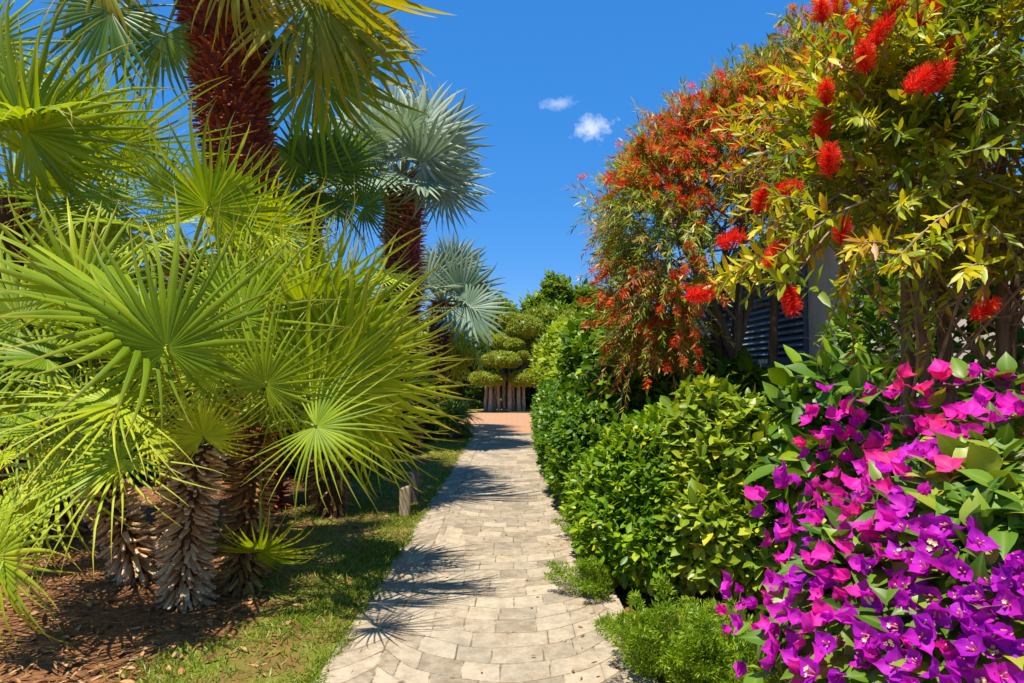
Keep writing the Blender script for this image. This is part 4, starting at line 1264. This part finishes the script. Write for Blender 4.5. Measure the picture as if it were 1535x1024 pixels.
TD = np.array([at(*q) for q in ((1238, 50, 2.6), (1262, 15, 2.6), (1222, 110, 2.65), (1280, -10, 2.55), (1310, -30, 2.5), (1235, 150, 2.6), (1195, 215, 2.65), (1330, -30, 2.5))]) - TOPS
sprays(mb, tb, TOPS - base, TD, np.linalg.norm(TD, axis=1) * 1.1, 0.12, LANCE, 34, 0.085, (35, 70), (0.9, 1.3), 0.12, 0.005, 0.8)
HG = np.array([at(*q) for q in ((1260, 330, 2.6), (1330, 370, 2.55), (1420, 350, 2.5), (1480, 400, 2.4), (1380, 390, 2.6), (1500, 350, 2.4), (1300, 300, 2.5), (1450, 300, 2.4))])
sprays(mb, tb, HG - base, RNG.normal(0, 0.3, HG.shape) + np.array([-0.8, -0.3, 0.05]), 0.36, 0.25, LANCE, 28, 0.085, (35, 70), (0.95, 1.4), 0.1, 0.005, 0.8)
tb.build("branch", M["twig"], front)
FL = [(1296, 88, 2.5, 100), (1275, 45, 2.55, 80), (1318, 48, 2.5, 60), (1375, 122, 2.35, 40), (1402, 120, 2.4, 60), (1238, 138, 2.6, 95), (1243, 242, 2.45, 95), (1182, 282, 2.6, 10), (1185, 448, 2.5, 270),
      (1160, 386, 2.6, 60), (1045, 442, 2.75, 10), (1140, 300, 2.7, 80), (1258, 5, 2.6, 90), (1232, 15, 2.6, 100), (1340, 15, 2.5, 70), (1232, 190, 2.65, 80), (1420, 80, 2.6, 45), (1092, 360, 2.8, 20), (1262, 345, 2.6, 90), (1475, 465, 2.6, 40), (1390, 20, 2.5, 60)]
for k, (px, py, Y, ang) in enumerate(FL):
    a = math.radians(ang)
    p_ = at(px, py, Y)
    d = np.array([math.cos(a), -0.3, math.sin(a)])
    place(front, "flower", BRUSH[k % 3], p_ - unit(d) * 0.05, d, RNG.uniform(0.038, 0.048))
# leafy sprigs that carry the lower blooms out over the weeping tree
SP = [(1185, 425, 2.5), (1180, 395, 2.55), (1160, 405, 2.6), (1085, 425, 2.75), (1100, 412, 2.75), (1165, 290, 2.65), (1130, 395, 2.7), (1200, 340, 2.55), (1150, 340, 2.7), (1115, 400, 2.7)]
Ps = np.array([at(*s) for s in SP])
leafy(mb, LANCE, Ps - base, np.tile([-0.7, -0.3, -0.2], (len(Ps), 1)), 16, 0.18, 0.085, up=0.0, wj=(1.0, 1.5))
mb.build("foliage", M["bb_leaf"], front)
sb = MB()
for (px, py, Y) in SP:
    p_ = at(px, py, Y)
    s0 = np.array([1.75, 3.1, 2.5])
    tube(sb, bez(s0, (s0 + p_) / 2 + np.array([0, 0, 0.1]), p_, 8) - base, np.linspace(0.008, 0.003, 8), 5)
sb.build("branch", M["twig"], front)

# ------------------------------------------------------------------ bougainvillea
BC, BR = np.array([1.78, 1.85, 0.42]), np.array([1.10, 1.0, 1.10])


def on_mound(px, py, off=0.0):
    """Where the line of sight meets the bush."""
    o = np.array([0, 0, CAM_H]); d = unit(at(px, py, 5) - o)
    a = (o - BC) / (BR + off); b = d / (BR + off)
    A, B, Cc = b @ b, a @ b, a @ a - 1
    disc = B * B - A * Cc
    if disc < 0:
        t = -B / A
        return o + d * t, unit((o + d * t - BC) / BR ** 2)
    t = (-B - math.sqrt(disc)) / A
    p_ = o + d * t
    return p_, unit((p_ - BC) / BR ** 2)


def bract_mesh(seed, mat="bract", el=(18, 58)):
    g = np.random.default_rng(seed)
    mb = MB()
    bl = leaf_tpl([(0, 0.08), (0.1, 0.24), (0.22, 0.36), (0.38, 0.41), (0.54, 0.35), (0.68, 0.22), (0.82, 0.09), (1, 0.008)], 0.42, -0.25, (-1, -0.5, 0, 0.5, 1), 0.22)
    n = 3
    a = np.arange(3) * 2 * PI / 3 + g.normal(0, 0.15, 3)
    el = np.radians(np.clip(g.uniform(*el) + g.normal(0, 8, 3), 5, 80))
    D = np.stack([np.cos(a) * np.cos(el), np.sin(a) * np.cos(el), np.sin(el)], -1)
    Nn = np.stack([-np.cos(a) * np.sin(el), -np.sin(a) * np.sin(el), np.cos(el)], -1)
    scatter(mb, bl, np.zeros((3, 3)), D, Nn, g.uniform(0.9, 1.1, 3), 1.05, 0, g.uniform(0.35, 0.65, 3))
    return mb.mesh("bract_cluster", [M[mat]])


def floret_mesh(seed, openf):
    g = np.random.default_rng(seed)
    mb = MB()
    for k in range(3):
        a = k * 2.094 + 0.5 + g.normal(0, 0.2)
        base_ = np.array([math.cos(a) * 0.06, math.sin(a) * 0.06, 0.05])
        tip = np.array([math.cos(a) * 0.16, math.sin(a) * 0.16, 0.42])
        tube(mb, bez(base_, (base_ + tip) / 2, tip, 5), [0.03, 0.035, 0.04, 0.04, 0.045], 6, 1, 0.5)
        if k < openf:
            pt = leaf_tpl([(0, 0.3), (0.55, 0.36), (0.85, 0.28), (1, 0.05)], 0.1, -0.1)
            b = np.arange(5) * 2 * PI / 5
            D = np.stack([np.cos(b), np.sin(b), np.full(5, 0.25)], -1)
            scatter(mb, pt, np.tile(tip, (5, 1)), D, np.tile([0, 0, 1.0], (5, 1)), 0.13, 1.0, 0, g.random(5))
    return mb.mesh("floret_cluster", [M["floret"], M["floret_tube"]])


BM = [bract_mesh(s) for s in range(7)] + [bract_mesh(8, el=(64, 74)), bract_mesh(9, el=(66, 78))]
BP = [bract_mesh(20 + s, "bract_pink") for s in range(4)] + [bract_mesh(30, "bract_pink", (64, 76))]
FLM = [floret_mesh(0, 0), floret_mesh(1, 1), floret_mesh(2, 0), floret_mesh(3, 3)]
base = np.array([BC[0], BC[1], 0])
boug = empty("bougainvillea", base, "bougainvillea bush in full magenta and purple bloom close by on the right", "shrub")
lob = np.array([(*BC, *BR)])
# leaves
P, D = shoots_on(lob, 620, jitter=0.06, lumpy=0.03, inner=0.35, view_cull=0.6, zmin=0.1)
mb = MB()
leafy(mb, HEART, P - base, D, 7, 0.16, 0.088, up=0.4, angle=(45, 80), rnd_shoot=0.6)
core_of(mb, lob - np.array([*base, 0, 0, 0]), 0.72)
for (px, py, n_) in ((1470, 700, 16), (1440, 640, 10), (1500, 770, 14), (1290, 830, 4), (1270, 730, 5), (1330, 850, 4), (1235, 895, 5), (1500, 610, 8), (1465, 880, 5), (1150, 980, 8), (1420, 745, 8), (1340, 720, 4), (1360, 640, 5), (1400, 860, 8), (1350, 790, 6), (1440, 900, 7), (1260, 860, 5), (1210, 870, 4), (1290, 985, 6), (1500, 950, 6), (1250, 800, 4), (1390, 990, 5)):
    pts, nr = [], []
    for _ in range(n_):
        p_, n0 = on_mound(px + RNG.normal(0, 34), py + RNG.normal(0, 26), 0.025)
        pts.append(p_); nr.append(n0)
    leafy(mb, HEART, np.array(pts) - base, np.array(nr), 5, 0.07, 0.09, up=0.25, angle=(50, 85), rnd_shoot=0.7)
mb.build("foliage", M["bg_leaf"], boug)
tb = MB()
for k in range(9):
    t2 = BC + rdir(1)[0] * BR * 0.8
    t2[2] = max(t2[2], 0.5)
    tube(tb, bez([RNG.normal(0, 0.1), RNG.normal(0, 0.1), -0.03], [0, 0, 0.4], t2 - base, 8), np.linspace(0.022, 0.006, 8), 6)
tb.build("stem", M["twig"], boug)
# blooms: where the photograph shows them in drifts
DR = [(1330, 635, 60, 26, 14), (1420, 615, 50, 25, 9), (1500, 600, 40, 25, 8), (1280, 690, 40, 30, 9), (1340, 700, 50, 25, 9), (1235, 760, 45, 30, 9), (1300, 760, 40, 26, 7), (1190, 820, 40, 40, 9), (1240, 850, 40, 35, 8),
      (1330, 870, 45, 40, 9), (1390, 910, 55, 36, 11), (1330, 965, 50, 36, 9), (1460, 985, 50, 30, 8), (1190, 930, 35, 25, 7), (1240, 960, 40, 40, 5), (1380, 830, 40, 30, 6), (1500, 920, 30, 30, 4), (1530, 880, 20, 20, 3), (1270, 640, 30, 16, 5),
      (1125, 965, 22, 22, 4), (1110, 890, 12, 14, 2), (1530, 575, 20, 12, 3),]
spots = []
for (px, py, sx, sy, n_) in DR:
    for _ in range(int(n_ * 1.9)):
        best = None
        for _try in range(30):
            x, y = RNG.normal(px + 6, sx * 0.75), RNG.normal(py, sy * 0.8)
            p_, n0 = on_mound(x, y, 0.05)
            dist = min([np.linalg.norm(p_ - s[0]) for s in spots] or [9])
            if best is None or dist > best[0]:
                best = (dist, p_, n0, y)
            if dist > 0.040:
                break
        spots.append(best[1:])
for _ in range(700):                                # the sides of the bush the photograph does not show bloom as well
    d_ = rdir(1)[0]
    p_ = BC + BR * d_ * 1.04
    v_ = p_ - np.array([0, 0, CAM_H])
    u_, w_ = 767.5 + FPX * v_[0] / max(v_[1], 0.1), 512 + FPX * (math.tan(PITCH) - v_[2] / max(v_[1], 0.1))
    n0 = unit((p_ - BC) / BR ** 2)
    if p_[2] > 0.35 and (u_ > 1560 or w_ > 1050 or n0 @ unit(v_) > 0.12) and min(np.linalg.norm(p_ - q_[0]) for q_ in spots) > 0.05 and math.sin(p_[0] * 6) + math.sin(p_[1] * 7) + math.sin(p_[2] * 8) > -0.4:
        spots.append((p_, n0, 900))
extra = []
for k, (p_, n0, y) in enumerate(spots):
    d = unit(n0 + RNG.normal(0, 0.55, 3) + np.array([-0.05, -0.15, 0.12]))
    x = unit(np.cross(d, rdir(1)[0])); z = d; yv = np.cross(z, x)
    s = RNG.uniform(0.038, 0.056)
    p_ = p_ + n0 * RNG.uniform(-0.015, 0.045)
    if k >= 10 ** 6:
        continue
    Mx = Matrix(((x[0] * s, yv[0] * s, z[0] * s, p_[0] - base[0]), (x[1] * s, yv[1] * s, z[1] * s, p_[1] - base[1]), (x[2] * s, yv[2] * s, z[2] * s, p_[2]), (0, 0, 0, 1)))
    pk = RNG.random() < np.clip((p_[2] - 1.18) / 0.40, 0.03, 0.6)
    extra.append((np.linalg.norm(p_ - np.array([0, 0, CAM_H])), Mx, pk))
extra.sort(key=lambda e: e[0])
far = MB()
for k, (_, Mx, pk) in enumerate(extra):
    if k < 99:
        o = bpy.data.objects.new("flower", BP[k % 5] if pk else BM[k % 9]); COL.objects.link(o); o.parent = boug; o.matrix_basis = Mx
        f = bpy.data.objects.new("floret", FLM[(0, 2, 1, 0, 2, 0, 3, 0)[k % 8]]); COL.objects.link(f); f.parent = o
    else:
        A = np.array(Mx)
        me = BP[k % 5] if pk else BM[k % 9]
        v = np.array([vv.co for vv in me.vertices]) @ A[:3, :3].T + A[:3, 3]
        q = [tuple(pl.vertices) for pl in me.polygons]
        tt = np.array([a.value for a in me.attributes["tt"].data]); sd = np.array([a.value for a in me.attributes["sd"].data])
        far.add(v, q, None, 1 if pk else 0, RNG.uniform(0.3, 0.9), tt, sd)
if far.n:
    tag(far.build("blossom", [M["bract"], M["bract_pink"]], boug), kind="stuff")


# ------------------------------------------------------------------ feathery ferns at the foot of the shrubs
def fern(label, base, n, L_, spread, seed, lean=(0, 0)):
    g = np.random.default_rng(seed)
    root = empty("asparagus_fern", base, label, "fern", "feathery ferns at the foot of the shrubs")
    mb = MB()
    for k in range(n):
        a = g.uniform(0, 2 * PI)
        el = math.radians(g.uniform(35, 88))
        ln = L_ * g.uniform(0.6, 1.15)
        d = np.array([math.cos(a) * math.cos(el) * spread + lean[0], math.sin(a) * math.cos(el) * spread + lean[1], math.sin(el)])
        p0 = np.array([g.normal(0, 0.06), g.normal(0, 0.06), 0])
        p2 = p0 + d * ln + np.array([0, 0, -0.18 * ln])
        pts = bez(p0, p0 + d * ln * 0.6 + np.array([0, 0, 0.1 * ln]), p2, 22)
        tube(mb, pts, np.linspace(0.004, 0.0015, 22), 4)
        tan = unit(np.gradient(pts, axis=0))
        for j in range(3, 22):
            w_ = 0.085 * math.sin(PI * min(1, (j - 1) / 21) ** 0.7) * (L_ / 0.5) + 0.012
            m_ = 26
            b = g.random(m_) * 2 * PI
            e1 = unit(np.cross(tan[j], [0, 0, 1.0])); e2 = np.cross(tan[j], e1)
            rr = w_ * np.sqrt(g.random(m_))
            P = pts[j] + (np.cos(b) * rr)[:, None] * e1 + (np.sin(b) * rr * 0.6)[:, None] * e2 + tan[j] * g.uniform(-0.02, 0.02, m_)[:, None]
            scatter(mb, NEEDLE, P, unit(np.cos(b)[:, None] * e1 + np.sin(b)[:, None] * e2 + tan[j] * 0.8 + g.normal(0, 0.4, (m_, 3))), g.normal(size=(m_, 3)), 0.026, 2.2, 0, g.random(m_))
    mb.build("foliage", M["fern"], root)
    return root


b1 = at(985, 1040, 3.6); b1[2] = 0
fern("large feathery green fern at the path edge in front of the rounded shrub", b1, 24, 0.56, 0.8, 3)
b1 = at(1060, 1060, 3.3); b1[2] = 0
fern("feathery fern tucked between the large fern and the bougainvillea", b1, 22, 0.5, 0.9, 4)
b1 = at(1120, 1000, 3.55); b1[2] = 0
fern("dark feathery fern half hidden under the left side of the bougainvillea", b1, 22, 0.5, 1.0, 8)
b2 = at(905, 880, 4.85); b2[2] = 0
fern("low feathery fern leaning onto the paving under the rounded shrub", b2, 8, 0.36, 1.0, 5, (-0.6, -0.1))
b3 = at(885, 775, 6.6); b3[2] = 0
fern("small feathery fern on the paving between the rounded shrub and the hedge", b3, 10, 0.36, 1.0, 6, (-0.6, -0.2))

# ------------------------------------------------------------------ posts on the lawn
M["wood_pale"] = solid("wood_pale", [(0.3, (0.30, 0.21, 0.13)), (0.7, (0.52, 0.40, 0.27))], 6, 0.8, 0.5, 0.006, stretch=(6, 6, 0.5))
M["post_grey"] = solid("post_grey", [(0.3, (0.09, 0.075, 0.065)), (0.7, (0.17, 0.14, 0.12))], 8, 0.7, 0.4, 0.004, stretch=(4, 4, 0.6))


def post(label, px, py, Y, w_, d_, h, mat, cut):
    b = at(px, py, Y); b[2] = 0
    mb = MB()
    prof = [(-1, -1), (-0.85, -1.0), (0.85, -1.0), (1, -0.85), (1, 0.85), (0.85, 1), (-0.85, 1), (-1, 0.85)]
    rows = []
    for z, s in ((-0.12, 1.0), (h * 0.3, 1.0), (h * 0.7, 0.99), (h - 0.012, 0.98), (h, 0.9)):
        rows.append([(x * w_ / 2 * s, y * d_ / 2 * s, z + (cut * x * w_ if z > h * 0.8 else 0)) for x, y in prof])
    v = np.array(rows).reshape(-1, 3)
    q = [(r * 8 + c, r * 8 + (c + 1) % 8, (r + 1) * 8 + (c + 1) % 8, (r + 1) * 8 + c) for r in range(4) for c in range(8)]
    mb.add(v, q)
    mb.add(np.concatenate([rows[-1], [(0, 0, h + 0.002)]]), None, [(c, (c + 1) % 8, 8) for c in range(8)])
    o = mb.build("garden_post", mat, smooth=False)
    o.location = b
    return tag(o, label, "post", "short posts on the lawn")


post("pale timber post on the lawn, the shorter of the two, by the path edge", 607, 771, 7.55, 0.11, 0.10, 0.34, M["wood_pale"], 0.15)
post("dark grey square post on the lawn standing behind the pale timber post", 620, 745, 8.35, 0.12, 0.10, 0.37, M["post_grey"], 0.0)
